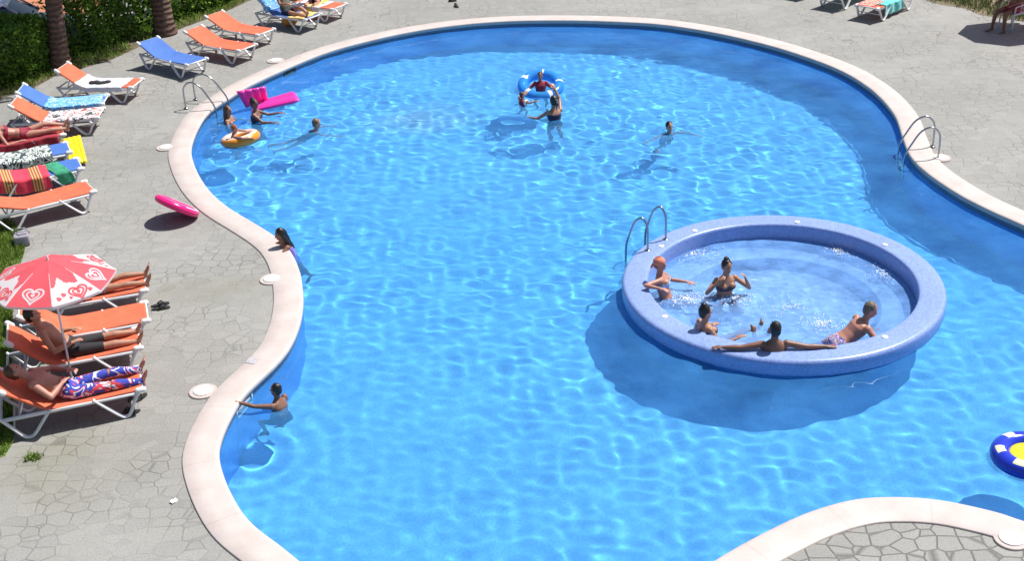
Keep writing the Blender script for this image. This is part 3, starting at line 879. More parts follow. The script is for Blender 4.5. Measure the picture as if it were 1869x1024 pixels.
def lounger(label, near_foot, near_back, colour='orange', back=30, frame='white_plastic', group='sun loungers round the pool', z=.37):
    a = gp(*near_foot, z); b = gp(*near_back, z)
    d = (b - a); d.z = 0; d.normalize(); pr_ = Vector((-d.y, d.x, 0))
    if pr_.y < 0: pr_ = -pr_
    o = a + pr_ * LW; o.z = 0
    rz = math.atan2(d.y, d.x)
    key = (colour, back, frame)
    if key in PROTO: return dup(PROTO[key], o, rz, label, group), back
    t = thing('sun_lounger', label, 'sun lounger', o, rz, group)
    PROTO[key] = t
    cv = sling_curve(back)
    # fabric: wraps round both side rails and sags between them
    mb = MB(); rings = []
    for i, (x, z_, a_) in enumerate(cv):
        nx, nz = -math.sin(a_), math.cos(a_)
        wr_ = [.006 * noise.noise(Vector((x * 3.1, k * .7, 2.2 + back))) + .0035 * noise.noise(Vector((x * 11, k * .5, back))) for k in range(9)]
        sag = .030 * min(1, i / 5) * min(1, (52 - i) / 5)
        cs = []
        for k, y in enumerate(np.linspace(-LW + .02, LW - .02, 9)): cs.append((y, .022 - sag * (1 - (y / LW) ** 2) + wr_[k] * min(1, k, 8 - k)))
        for t_ in (60, 0, -60): cs.append((LW - .015 + .022 * math.cos(rad(t_)), .022 * math.sin(rad(t_))))
        for y in np.linspace(LW - .03, -LW + .03, 7): cs.append((y, .010 - sag * (1 - (y / LW) ** 2) - (.02 if abs(y) > LW - .04 else 0)))
        for t_ in (240, 180, 120): cs.append((-LW + .015 + .022 * math.cos(rad(t_)), .022 * math.sin(rad(t_))))
        rings.append([Vector((x + nx * h, y, z_ + nz * h)) for y, h in cs])
    mb.loft(rings[::1]); mb.build('sling', MAT[colour + '_sling'], t)
    wm = MAT[frame]
    mb = MB()
    for i in (0, 52):
        x, z_, a_ = cv[i]; mb.tube([(x, -LW, z_), (x, LW, z_)], .019, 8)
    xb = cv[30][0]
    for q in (-1, 1):
        y = q * (LW - .01)
        mb.tube([(.04, y, .335), (1.0, y, .335), (1.86, y, .335)], .026, 8, flat=1.2)
        # prop under the raised back
        x1, z1, a1 = cv[43]; mb.tube([(1.62, q * (LW - .05), .33), (x1, q * (LW - .05), z1 - .02)], .014, 6)
    mb.tube([(1.86, -LW + .01, .335), (1.86, LW - .01, .335)], .018, 8); mb.tube([(1.62, -LW + .03, .335), (1.62, LW - .03, .335)], .014, 8)
    mb.build('frame', wm, t)
    for i in (0, 52):
        for q in (-1, 1):
            x, z_, a_ = cv[i]; sg = -1 if i == 0 else 1
            mb = MB(); mb.capsule((x - sg * .06 * math.cos(a_), q * (LW - .012), z_ - sg * .06 * math.sin(a_)), (x + sg * .012 * math.cos(a_), q * (LW - .012), z_ + sg * .012 * math.sin(a_)), .043, .043, 10)
            mb.build('end_cap', wm, t)
    for (xa, xm0, xm1, xe) in ((.05, .24, .33, .66), (1.22, 1.50, 1.60, 1.87)):
        for q in (-1, 1):
            y = q * (LW + .005); pts = catmull([Vector(p) for p in ((xa, y - q * .01, .37), (xa + (xm0 - xa) * .5, y + q * .01, .20), (xm0 - .02, y + q * .02, .055), ((xm0 + xm1) / 2, y + q * .02, .022), (xm1 + .02, y + q * .02, .055), (xm1 + (xe - xm1) * .5, y + q * .01, .20), (xe, y - q * .01, .37))], 4, False)
            mb = MB(); mb.tube(pts, .034, 8, flat=.6); mb.build('leg', wm, t)
    for x in (.13, 1.72):
        mb = MB(); mb.tube([(x, -LW, .19), (x, LW, .19)], .012, 6); mb.build('stretcher', wm, t)
    return t, back


def wm_of(t): return Matrix.Translation(t.location) @ Matrix.Rotation(t.rotation_euler.z, 4, 'Z')


def towel(label, L, s0, s1, m, drop_near=.1, drop_far=.1, w=None, seed=1, wob=.010, cat='towel', name='towel', yoff=0.0, lift=.036, skew=0.0):
    """cloth lying along the sling from s0 to s1 with its sides hanging over the rails"""
    t, back = L
    rr = random.Random(seed); ns, ny = 44, 30
    near = -1 if (Matrix.Rotation(t.rotation_euler.z, 3, 'Z') @ Vector((0, 1, 0))).y > 0 else 1
    tot0 = -(LW + drop_near); tot1 = LW + drop_far
    if w: tot0, tot1 = w
    vs = []
    for i in range(ns + 1):
        for j in range(ny + 1):
            u = tot0 + (tot1 - tot0) * j / ny
            s_ = s0 + (s1 - s0) * i / ns + skew * u + .018 * noise.noise(Vector((u * 6, seed, 1.7)))
            x, z_, a_ = at_s(back, min(1.93, max(0, s_)))
            if s_ < 0: x += s_
            y = u; h = lift - .018 * (1 - (u / LW) ** 2) * (abs(u) < LW)
            if abs(u) > LW:
                e = abs(u) - LW; y = math.copysign(LW + .028 + .02 * math.sin(s_ * 17 + seed) * min(1, e * 8), u); h = lift - e
            h += wob * noise.noise(Vector((s_ * 7, u * 7, seed * 3.1))) + wob * .6 * noise.noise(Vector((s_ * 19, u * 15, seed * 1.7)))
            vs.append(Vector((x - math.sin(a_) * h, (y + yoff) * -near if near == 1 else y + yoff, z_ + math.cos(a_) * h)))
    fs = [(i * (ny + 1) + j, i * (ny + 1) + j + 1, (i + 1) * (ny + 1) + j + 1, (i + 1) * (ny + 1) + j) for i in range(ns) for j in range(ny)]
    o = link_mesh(name, vs, fs, m)
    bm = bmesh.new(); bm.from_mesh(o.data); bmesh.ops.recalc_face_normals(bm, faces=bm.faces); bmesh.ops.solidify(bm, geom=bm.faces, thickness=.008); bm.to_mesh(o.data); bm.free()
    o.data.polygons.foreach_set('use_smooth', [True] * len(o.data.polygons))
    o.matrix_world = wm_of(t)
    return tag(o, label, cat)


def on_lounger(L, s_, lift=.10, y=0.0):
    """place above the sling at s_, and the compass a person there faces (towards the foot end)"""
    t, back = L; x, z_, a_ = at_s(back, s_)
    p = wm_of(t) @ Vector((x - math.sin(a_) * lift, y, z_ + math.cos(a_) * lift))
    return p, math.degrees(t.rotation_euler.z) + 180


LB = {}
GL = 'sun loungers along the lawn side'
GT = 'sun loungers beyond the ladder'
GR = 'sun loungers at the far deck edge'
LB['A'] = lounger('orange lounger below the palm with a white printed towel and a black garment', (240, 160), (140, 159), 'orange', 36, group=GL)
LB['B'] = lounger('blue lounger with a pale blue towel, between two orange loungers', (187, 190), (71, 198), 'blue', 36, group=GL)
LB['C'] = lounger('orange lounger with a black and white towel, third below the palm', (178, 215), (58, 223), 'orange', 36, group=GL)
LB['D'] = lounger('orange lounger covered by a dark red towel with a person lying on it', (117, 246), (30, 262), 'orange', 20, group=GL)
LB['E'] = lounger('blue lounger under a black and white leaf print towel', (129, 278), (60, 291), 'blue', 20, group=GL)
LB['F'] = lounger('blue lounger under a red striped towel and a green towel', (150, 308), (70, 324), 'blue', 20, group=GL)
LB['G'] = lounger('bare orange lounger next to the red striped towel', (173, 350), (45, 382), 'orange', 20, group=GL)
LB['H'] = lounger('orange lounger mostly hidden by the parasol with bare legs on it', (266, 531), (163, 549), 'orange', 30, group=GL)
LB['I'] = lounger('empty orange lounger just below the parasol beside the black sandals', (270, 586), (123, 613), 'orange', 40, group=GL)
LB['J'] = lounger('orange lounger carrying the man in black shorts', (256, 636), (110, 664), 'orange', 44, group=GL)
LB['K'] = lounger('orange lounger carrying the man in blue printed trunks', (260, 712), (150, 735), 'orange', 38, group=GL)
LB['L'] = lounger('empty blue lounger behind the pool ladder', (341, 119), (305, 110), 'blue', 24, group=GT)
LB['M'] = lounger('empty orange lounger next to the empty blue one', (436, 93), (396, 86), 'orange', 24, group=GT)
LB['N'] = lounger('empty orange lounger by the hedge end, beside the crowded blue one', (470, 64), (433, 57.5), 'orange', 24, group=GT)
LB['O'] = lounger('blue lounger with a person sitting on it and a yellow bag beneath', (557, 36), (520, 30), 'blue', 50, group=GT)
LB['P'] = lounger('orange lounger with white and yellow towels beyond the seated person', (606, 17), (570, 12), 'orange', 40, group=GT)
LB['S'] = lounger('orange lounger with a teal towel, nearest the far parasol shadow', (1602, 16), (1640, 0), 'orange', 20, group=GR)
LB['R'] = lounger('pale green lounger beside the one with the teal towel', (1533, -4), (1571, -20), 'green', 20, group=GR)
LB['Q'] = lounger('lounger cut by the picture edge beside the pale green one', (1466, -24), (1504, -40), 'green', 20, group=GR)

TW = {'white_print': patterned('white_print_towel', [(.72, .66, .70), (.74, .72, .76), (.45, .62, .70), (.72, .68, .72), (.70, .56, .62)], 'spots', 5),
      'blue_towel': patterned('blue_towel', [(.10, .36, .74), (.16, .46, .80), (.08, .28, .62), (.5, .66, .82)], 'spots', 4),
      'bw': patterned('black_white_towel', [(.75, .72, .74), (.72, .70, .74), (.03, .03, .03), (.76, .74, .76), (.40, .10, .08)], 'spots', 2.4),
      'leafprint': patterned('leaf_print_towel', [(.02, .035, .04), (.72, .74, .70), (.03, .05, .06), (.62, .70, .62)], 'spots', 2.6),
      'dark_red': cloth('dark_red_towel', (.36, .012, .03), .2),
      'red_stripe': patterned('red_striped_towel', [(.70, .03, .07)] * 9 + [(.62, .36, .12), (.30, .05, .03)] * 4 + [(.62, .02, .06)] * 3, 'bands', 1.9),
      'green': cloth('green_towel', (.025, .30, .15), .25), 'teal': patterned('teal_towel', [(.05, .52, .50), (.10, .60, .56), (.04, .42, .44), (.35, .70, .66)], 'spots', 8),
      'white': cloth('white_towel', (.75, .70, .74), .08), 'yellow': patterned('yellow_towel', [(.78, .50, .06), (.80, .58, .12), (.78, .66, .5), (.72, .36, .05)], 'spots', 6),
      'redprint': patterned('red_print_towel', [(.62, .10, .08), (.70, .30, .16), (.68, .55, .45), (.60, .12, .10)], 'spots', 9)}
towel('white towel with pale print spread on the orange lounger under the palm', LB['A'], .24, 1.42, TW['white_print'], .12, .06, seed=2)
towel('pale blue towel spread on the blue lounger', LB['B'], .02, 1.32, TW['blue_towel'], .08, .06, seed=3)
towel('white towel with black and red print on an orange lounger', LB['C'], .0, 1.18, TW['bw'], .07, .05, seed=4)
towel('dark red towel hanging over the lounger under the lying person', LB['D'], .12, 1.75, TW['dark_red'], .20, .08, seed=5)
towel('dark towel with white leaf print on a blue lounger', LB['E'], .35, 1.8, TW['leafprint'], .16, .10, seed=6, wob=.022, lift=.045)
towel('red towel with yellow stripes hanging to the ground side of a blue lounger', LB['F'], .62, 1.75, TW['red_stripe'], .28, .08, seed=7)
towel('green towel hanging over the foot half of a blue lounger', LB['F'], .30, .60, TW['green'], .26, .08, seed=8, wob=.025, skew=.25)
towel('teal towel draped over the side of the lounger by the far parasol', LB['S'], .35, 1.3, TW['teal'], .22, .0, seed=9, wob=.03, w=(-.60, .02))
towel('red printed towel on the foot end of the far orange lounger', LB['S'], .02, .8, TW['redprint'], .0, .05, seed=10, w=(-.10, .38))
towel('white towel spread over the foot of the far orange lounger', LB['P'], .45, 1.3, TW['white'], .12, .05, seed=11)
towel('yellow towel bunched on top of a white towel', LB['P'], .62, .98, TW['yellow'], .20, .02, seed=12, wob=.04, lift=.05)
towel('pale printed towel on the foot of the crowded blue lounger', LB['O'], .10, .62, TW['yellow'], .03, .05, seed=13, wob=.02)

# black garment on the white towel
p, az = on_lounger(LB['A'], .93, .045)
mb = MB()
for k in range(5):
    q = Vector((.09 * (k - 2), .03 * math.sin(k * 2.1), .01 * math.cos(k))); mb.ellipsoid(q, (Vector((.085, .02, 0)), Vector((-.02, .075, 0)), Vector((0, 0, .035))), 10, 7)
o = remeshed(mb, .012, 'swim_shorts', CLOTH['black']); o.location = p; o.rotation_euler = (0, 0, rad(az) + .2); tag(o, 'crumpled black garment lying on the white printed towel', 'garment')

# people on loungers
def rest(L, s_, label, skin, hair, clothes, lift=.105, y=0, torso=40, female=False, knees=0, extra=None, s=1.0, look=None):
    p, az = on_lounger(L, s_, lift, y)
    a = rad(torso)
    pose = {'spine': (0, -math.cos(a * .9), math.sin(a * .9)), 'chest': (0, -math.cos(a), math.sin(a)), 'head': (0, -math.cos(a + .15), math.sin(a + .15)),
            'leg_l': ((-.10, 1, .05 + knees), (-.03, 1, -.06 - knees * 1.3)), 'leg_r': ((.10, 1, .03), (.03, 1, -.05)),
            'arm_l': ((-.35, .25, -.5), (.15, .9, .1)), 'arm_r': ((.35, .25, -.5), (-.15, .9, .1)), 'palm_l': (0, 0, -1), 'palm_r': (0, 0, -1)}
    pose.update(extra or {})
    return person(label, p, az, pose, skin, hair, clothes, s, female, anchor='pelvis')


rest(LB['J'], .96, 'dark haired man in black shorts leaning back on an orange lounger beside the parasol pole', 'tan', ('short', 'black'), [('swim_trunks', 'black', [('pelvis', -.8, 1.3), ('torso', -.5, .06), ('thigh', -.4, .98)])], torso=52, y=0.0, s=1.07,
     extra={'arm_l': ((-.35, .35, -.75), (.30, .85, .15)), 'arm_r': ((.35, .35, -.75), (-.30, .85, .15)), 'look': (.05, 1, -.15), 'head': (0, -.25, 1)})
rest(LB['K'], .95, 'sunburnt man in long blue and red printed trousers reclining on the front lounger', 'red', ('short', 'brown'), [('waistband', 'bright_red', [('torso', .0, .13), ('pelvis', .9, 1.6)]), ('trousers', 'trousers', [('pelvis', -.8, 1.3), ('torso', -.5, .02), ('thigh', -.4, 1.1), ('shin', -.1, 1.1), ('foot', -.5, .25)])], torso=34, y=0.0, s=1.08,
     extra={'arm_l': ((-.4, .5, -.25), (.55, .75, .1)), 'arm_r': ((.4, .45, -.3), (-.75, .55, .2)), 'head': (0, -.75, .65), 'leg_l': ((-.12, 1, .12), (-.02, 1, -.1))})
rest(LB['H'], .86, 'person in dark printed shorts lying under the parasol with bare legs showing', 'tan', ('short', 'brown'), [('swim_trunks', 'checked', TRUNKS)], torso=26, extra={'leg_l': ((-.1, 1, .10), (-.02, 1, -.04))})
rest(LB['D'], .80, 'tanned person lying on the dark red towel', 'red', ('long', 'brown'), [('bikini_briefs', 'red', BRIEFS), ('bikini_top', 'red', BIKINI)], torso=16, female=True, lift=.11, extra={'leg_l': ((-.06, 1, .22), (-.02, 1, -.22))})
rest(LB['O'], .98, 'person in an olive shirt sitting up on the crowded blue lounger', 'tan', ('short', 'brown'), [('shirt', 'olive', SHIRT), ('shorts', 'navy', TRUNKS)], torso=78, lift=.12, extra={'leg_l': ((-.12, 1, .25), (-.05, .8, -.5)), 'arm_l': ((-.2, .5, -.8), (.1, .9, .1)), 'arm_r': ((.2, .5, -.8), (-.1, .9, .1))})
p, az = on_lounger(LB['P'], .95, .12, -.1)
person('bare backed person sitting sideways on the orange lounger with towels', p, az - 70, {'spine': (0, .05, 1), 'leg_l': ((-.1, 1, -.05), (0, .1, -1)), 'leg_r': ((.12, 1, -.05), (0, .15, -1)), 'arm_l': ((-.2, .4, -.8), (.2, .9, -.1)), 'arm_r': ((.2, .4, -.8), (-.2, .9, -.1))}, 'red', ('long', 'brown'), [('bikini_briefs', 'navy', BRIEFS), ('bikini_top', 'navy', BIKINI)], .96, True, anchor='pelvis')

# ------------------------------------------------------------------ people in the pool
SWIM = lambda: {'spine': (0, .65, .75), 'chest': (0, .5, .85), 'head': (0, .15, 1), 'leg_l': ((-.1, -.8, -.45), (0, -.9, -.2)), 'leg_r': ((.12, -.7, -.6), (0, -.9, -.35)),
                'arm_l': ((-.6, .75, -.35), (-.2, .8, -.25)), 'arm_r': ((.6, .75, -.35), (.2, .8, -.25))}
STAND = lambda **k: dict({'spine': (0, .02, 1), 'arm_l': ((-.55, .35, -.75), (-.1, .9, -.25)), 'arm_r': ((.55, .35, -.75), (.1, .9, -.25)), 'leg_l': ((-.12, .1, -1), (-.04, -.25, -1)), 'leg_r': ((.12, .25, -1), (.04, -.2, -1))}, **k)


def inwater(px, py, z): return gp(px, py, ZW + z)


person('girl with long dark hair standing in the water at the pool ladder', inwater(416, 201, .27), -10, STAND(look=(.25, 1, -.1)), 'tan', ('long', 'brown'), [('swimsuit', 'dark', ONEPIECE)], .92, True)
person('girl with a hair bun holding the folded pink air bed', inwater(464, 189, .40), -5, STAND(arm_l=((-.35, .75, -.45), (-.1, 1, .1)), arm_r=((.3, .7, -.5), (.1, 1, .05)), look=(.3, 1, -.3)), 'brown', ('bun', 'black'), [('swimsuit', 'dark', ONEPIECE)], .95, True)
person('child leaning inside the orange swim ring', inwater(428, 234, .36), 20, STAND(spine=(0, .15, 1), arm_l=((-.75, .55, .05), (.2, .9, -.2)), arm_r=((.75, .55, .05), (-.2, .9, -.2)), look=(.2, 1, -.3)), 'tan', ('short', 'red'), [('swim_trunks', 'aqua', TRUNKS)], .70)
person('fair haired swimmer gliding towards the pool middle', inwater(578, 225, .15), 15, SWIM(), 'fair', ('short', 'blond'), [('swimsuit', 'dark', ONEPIECE)], .92, True)
person('child in a dark red shirt sitting in the clear blue ring', inwater(986, 138, .42), 268, {'spine': (0, -.2, 1), 'head': (0, 0, 1), 'arm_l': ((-.75, .25, -.65), (-.25, .8, .0)), 'arm_r': ((.75, .25, -.65), (.25, .8, .0)), 'leg_l': ((-.2, .35, -1), (0, .1, -1)), 'leg_r': ((.2, .35, -1), (0, .1, -1))}, 'tan', ('short', 'brown'), [('swim_shirt', 'red', SHIRT), ('swim_trunks', 'blue', TRUNKS)], .74)
person('small child in red wearing white armbands in the water', inwater(953, 173, .20), 20, STAND(arm_l=((-.9, .3, .1), (-.3, .8, .2)), arm_r=((.9, .3, .1), (.3, .8, .2))), 'tan', ('short', 'brown'), [('swim_shirt', 'red', SHIRT)], .60, hat='armbands')
person('woman in a navy swimsuit with dark ponytail reaching up to the blue ring', inwater(1010, 184, .40), 115, STAND(arm_r=((.35, .75, .55), (-.15, .5, .8)), arm_l=((-.6, .5, -.5), (-.3, .9, -.1)), spine=(0, .08, 1)), 'tan', ('tail', 'black'), [('swimsuit', 'navy', ONEPIECE)], 1.0, True)
person('lone swimmer with short dark hair in the far half of the pool', inwater(1222, 231, .13), 290, {'spine': (0, .35, 1), 'chest': (0, .3, 1), 'head': (0, 0, 1), 'arm_l': ((-.9, .45, -.15), (-.5, .9, -.1)), 'arm_r': ((.9, .3, -.12), (.9, .4, -.08)), 'leg_l': ((-.1, -.2, -1), (0, -.6, -.8)), 'leg_r': ((.12, .1, -1), (0, -.5, -.8))}, 'fair', ('short', 'black'), [('swim_trunks', 'navy', TRUNKS)], .9)
person('woman with long dark hair in a purple swimsuit leaning on the pool edge', gp(511, 428, .27), 205, {'spine': (0, .25, 1), 'chest': (0, .35, 1), 'head': (0, .25, 1), 'look': (0, 1, -.45), 'arm_l': ((-.45, .75, -.50), (.7, .75, .0)), 'arm_r': ((.40, .75, -.50), (-.75, .7, .0)), 'palm_l': (0, 0, -1), 'palm_r': (0, 0, -1), 'leg_l': ((-.1, -.25, -1), (0, -.35, -1)), 'leg_r': ((.1, -.1, -1), (0, -.3, -1))}, 'brown', ('long', 'black'), [('swimsuit', 'purple', ONEPIECE)], .95, True)
person('boy beside the skimmer holding the pool edge with an outstretched arm', gp(503, 712, ZW + .26), 150, {'spine': (.12, .25, 1), 'head': (0, .05, 1), 'look': (-.3, 1, -.1), 'arm_l': ((-.55, .72, .12), (-.35, .9, .26)), 'arm_r': ((.5, .3, -.75), (.3, .8, -.4)), 'palm_l': (0, 0, -1), 'leg_l': ((-.15, 1, -.25), (0, -.2, -1)), 'leg_r': ((.15, .9, -.45), (0, -.3, -1))}, 'brown', ('short', 'black'), [('swim_trunks', 'navy', TRUNKS)], .82)

# ------------------------------------------------------------------ people in the whirlpool
G_W = None
person('woman with a coral headscarf resting her arm on the whirlpool rim', gp(1205, 482, .39), -12, {'spine': (0, -.25, 1), 'head': (0, .05, 1), 'look': (.2, 1, -.2), 'arm_r': ((.60, -.62, .02), (.15, .55, -.02)), 'arm_l': ((-.4, .5, -.6), (.1, 1, -.05)), 'leg_l': ((-.15, 1, .0), (0, 1, .0)), 'leg_r': ((.15, 1, .05), (0, 1, .02))}, 'red', ('short', 'red'), [('bikini_top', 'aqua', BIKINI), ('bikini_briefs', 'aqua', BRIEFS)], .98, True, hat='scarf')
person('woman kneeling in the whirlpool with both hands raised to her face', gp(1327, 487, .33), 285, {'spine': (0, .1, 1), 'head': (0, .15, 1), 'look': (-.1, 1, -.3), 'arm_l': ((-.62, .45, -.5), (.45, .30, .9)), 'arm_r': ((.70, .40, -.4), (-.62, .28, .8)), 'palm_l': (1, 0, 0), 'palm_r': (-1, 0, 0), 'leg_l': ((-.25, .5, -.8), (0, -1, -.1)), 'leg_r': ((.25, .5, -.8), (0, -1, -.1))}, 'tan', ('bun', 'black'), [('bikini_top', 'dark', BIKINI), ('bikini_briefs', 'dark', BRIEFS)], 1.0, True)
person('dark haired woman lounging in the whirlpool with her legs stretched out', gp(1288, 570, .37), 22, {'spine': (0, -.45, 1), 'chest': (0, -.25, 1), 'head': (0, .1, 1), 'look': (.1, 1, -.1), 'arm_r': ((.55, .3, -.7), (.1, 1, .35)), 'arm_l': ((-.5, .1, -.7), (.1, .9, .1)), 'leg_l': ((-.06, 1, .12), (0, 1, .06)), 'leg_r': ((.10, 1, .06), (0, 1, .12))}, 'tan', ('bun', 'black'), [('bikini_top', 'dark', BIKINI), ('bikini_briefs', 'dark', BRIEFS)], 1.0, True)
person('dark haired man with both arms spread along the near whirlpool rim', gp(1415, 601, .425), 88, {'spine': (0, -.12, 1), 'head': (0, .05, 1), 'arm_l': ((-1, -.08, -.12), (-1, .12, -.02)), 'arm_r': ((1, -.12, -.16), (1, .06, -.05)), 'palm_l': (0, 0, -1), 'palm_r': (0, 0, -1), 'curl_l': .2, 'curl_r': .2, 'leg_l': ((-.1, 1, .10), (.02, 1, .12)), 'leg_r': ((.12, 1, .08), (.05, 1, .10)), 'foot_l': (0, .3, 1), 'foot_r': (0, .3, 1)}, 'brown', ('crop', 'black'), [('swim_trunks', 'navy', TRUNKS)], 1.04)
person('grey haired man in printed shorts floating on his front against the whirlpool rim', gp(1589, 566, .33), 12, {'spine': (.0, 1, .5), 'chest': (0, .75, .75), 'head': (0, .4, .9), 'look': (.35, 1, -.25), 'arm_r': ((.65, .4, -.7), (.35, .9, .15)), 'arm_l': ((-.5, .35, -.8), (.1, .8, -.3)), 'leg_l': ((-.35, -.55, -.6), (-.2, -.9, .2)), 'leg_r': ((.15, -.5, -.75), (.0, -.9, -.1))}, 'red', ('crop', 'grey'), [('swim_trunks', 'trunks', TRUNKS)], 1.04)

# person on the chair under the far parasol
chp = gp(1846, 52, 0)
ch = thing('plastic_chair', 'white plastic armchair under the far parasol', 'chair', chp, rad(205) - PI / 2)
mb = MB(); mb.box((0, 0, .43), .46, .44, .03, bev=.012); mb.build('seat', MAT['white_plastic'], ch)
mb = MB()
for k in range(5): mb.box((-.18 + .09 * k, -.24, .66), .05, .025, .42, bev=.008)
mb.box((0, -.245, .87), .46, .035, .07, bev=.012); mb.build('backrest', MAT['white_plastic'], ch)
for q in (-1, 1):
    for y in (-.2, .2):
        mb = MB(); mb.tube([(q * .21, y, .42), (q * .23, y * 1.1, 0)], [.022, .016], 8); mb.build('leg', MAT['white_plastic'], ch)
    mb = MB(); mb.tube([(q * .24, -.24, .66), (q * .25, 0, .66), (q * .24, .2, .63), (q * .22, .21, .44)], .018, 8); mb.build('armrest', MAT['white_plastic'], ch)
person('tanned person sitting on the white chair in the far parasol shade', chp + Vector((0, 0, .56)), 205, {'spine': (0, -.1, 1), 'leg_l': ((-.15, 1, -.05), (-.02, .05, -1)), 'leg_r': ((.15, 1, -.05), (.05, .2, -1)), 'arm_l': ((-.3, .3, -.85), (.1, .9, -.2)), 'arm_r': ((.3, .3, -.85), (-.1, .9, -.2))}, 'brown', ('short', 'black'), [('swim_trunks', 'red', TRUNKS)], 1.0, anchor='pelvis')

# ------------------------------------------------------------------ parasols
def heart(t):
    """classic heart outline, about 2 wide"""
    return Vector((16 * math.sin(t) ** 3 / 16, (13 * math.cos(t) - 5 * math.cos(2 * t) - 2 * math.cos(3 * t) - math.cos(4 * t)) / 16))


def parasol(label, base, top, R=.92, drop=.30, turn=0.0, group=None):
    base = Vector(base); top = Vector(top)
    t = thing('beach_parasol', label, 'parasol', base, 0, group)
    ax = (top - base); Hh = ax.length; ax.normalize()
    q = Vector((0, 0, 1)).rotation_difference(ax)
    mb = MB(); mb.tube([(0, 0, 0), tuple(ax * (Hh - .04))], .016, 10); mb.build('pole', MAT['white_plastic'], t)
    mb = MB(); mb.tube([tuple(ax * .0), tuple(ax * .04), tuple(ax * .05), tuple(ax * .25)], [.17, .16, .03, .026], 16); mb.build('foot', MAT['grey_plastic'], t)
    ri = math.cos(PI / 8)

    def surf(x, y, ang, dz=0.0):
        """point of the gore whose middle direction is ang, x across, y outward (unit R)"""
        rho = y / ri; d = Vector((math.cos(ang), math.sin(ang), 0)); tn = Vector((-d.y, d.x, 0))
        sagx = (1 - (x / max(1e-4, y * math.tan(PI / 8))) ** 2) * .018 * rho
        p = (d * y + tn * x) * R + Vector((0, 0, -drop * rho ** 1.35 - max(0, sagx) + dz))
        return q @ p + ax * Hh
    nr_, nx_ = 44, 36
    V = []; F = []; FM = []
    for g in range(8):
        ang = turn + PI / 4 * g; b = len(V)
        for i in range(nr_ + 1):
            y = ri * (i / nr_)
            for j in range(nx_ + 1): V.append(surf((2 * j / nx_ - 1) * y * math.tan(PI / 8), max(y, 1e-4), ang))
        for i in range(nr_):
            for j in range(nx_):
                F.append((b + i * (nx_ + 1) + j, b + (i + 1) * (nx_ + 1) + j, b + (i + 1) * (nx_ + 1) + j + 1, b + i * (nx_ + 1) + j + 1))
                y = (i + .5) / nr_; u = (2 * (j + .5) / nx_ - 1)
                white = False
                if g % 2 == 0: white = y > .60 + .09 * math.sin(u * 4.2 + g * .9) + .035 * math.sin(u * 9 + 2)
                else: white = abs(u) > .93 and y > .35
                FM.append(1 if white else 0)
    cn = link_mesh('canopy', V, F, None, t, True, [MAT['umb_red'], MAT['umb_white']], FM)
    # valance edge strip
    mb = MB()
    for g in range(8):
        ang = turn + PI / 4 * g
        a = [surf(x * ri * math.tan(PI / 8), ri, ang) for x in np.linspace(-1, 1, 9)]
        for k in range(8):
            n0 = len(mb.v); dn = -ax * .035
            mb.v += [a[k], a[k + 1], a[k + 1] + dn, a[k] + dn]; mb.f.append((n0, n0 + 1, n0 + 2, n0 + 3))
    mb.build('valance', MAT['umb_white'], t)

    def strip(curve, w, ang, m, closed=True, name='emblem'):
        """printed line of width w along a planar curve on one gore"""
        n = len(curve); vs = []
        for i, p in enumerate(curve):
            d = (curve[(i + 1) % n] - curve[i - 1]) if closed else (curve[min(i + 1, n - 1)] - curve[max(i - 1, 0)])
            d = d.normalized(); nn = Vector((-d.y, d.x))
            for k in (-1, 0, 1): vs.append(surf(p.x + nn.x * w * k, p.y + nn.y * w * k, ang, .005))
        fs = []
        for i in range(n if closed else n - 1):
            for k in (0, 1):
                a = i * 3 + k; b_ = ((i + 1) % n) * 3 + k; fs.append((a, b_, b_ + 1, a + 1))
        return vs, fs
    for g in range(8):
        ang = turn + PI / 4 * g; m = MAT['umb_red'] if g % 2 == 0 else MAT['umb_white']
        size = .125 if g % 2 == 0 else .145; cy = .80 if g % 2 == 0 else .73; cx = .10 if g % 2 == 0 else 0
        vs = []; fs = []
        for sc_, w in ((1.0, .015), (.60, .013)):
            cur = [Vector((cx, cy)) - Vector((heart(a).x * 1.12, heart(a).y)) * size * sc_ for a in np.linspace(.30 if sc_ < 1 else 0, 2 * PI, 56, endpoint=False)]
            a, b = strip(cur, w, ang, m, closed=(sc_ == 1.0)); k = len(vs); vs += a; fs += [tuple(i + k for i in f_) for f_ in b]
        cur = [Vector((cx, cy)) - heart(a) * size * .24 for a in np.linspace(0, 2 * PI, 24, endpoint=False)]
        k = len(vs); vs += [surf(p.x, p.y, ang, .005) for p in cur]; fs.append(tuple(range(k, k + 24)))
        if g % 2 == 0:
            for (ex, ey, es) in ((-.14, .78, .045), (-.24, .83, .045), (-.06, .86, .03), (.27, .83, .04)):
                cur = [Vector((ex, ey)) + Vector((math.cos(a) * (1 + .3 * math.cos(3 * a)), math.sin(a))) * es * .8 for a in np.linspace(0, 2 * PI, 18, endpoint=False)]
                k = len(vs); vs += [surf(p.x, p.y, ang, .005) for p in cur]; fs.append(tuple(range(k, k + 18)))
        link_mesh('emblem', vs, fs, m, t)
    for g in range(8):
        a_ = turn + PI / 4 * g + PI / 8; d = Vector((math.cos(a_), math.sin(a_), 0))
        mb = MB(); mb.tube([q @ (d * R * r_ + Vector((0, 0, -drop * r_ ** 1.35 - .014))) + ax * Hh for r_ in (.04, .3, .6, .8, .99)], .006, 6); mb.build('rib', MAT['white_plastic'], t)
    mb = MB(); mb.capsule(ax * (Hh - .02), ax * (Hh + .05), .02, .012, 10); mb.build('finial', MAT['white_plastic'], t)
    return t


pb = gp(136.5, 716, 0)
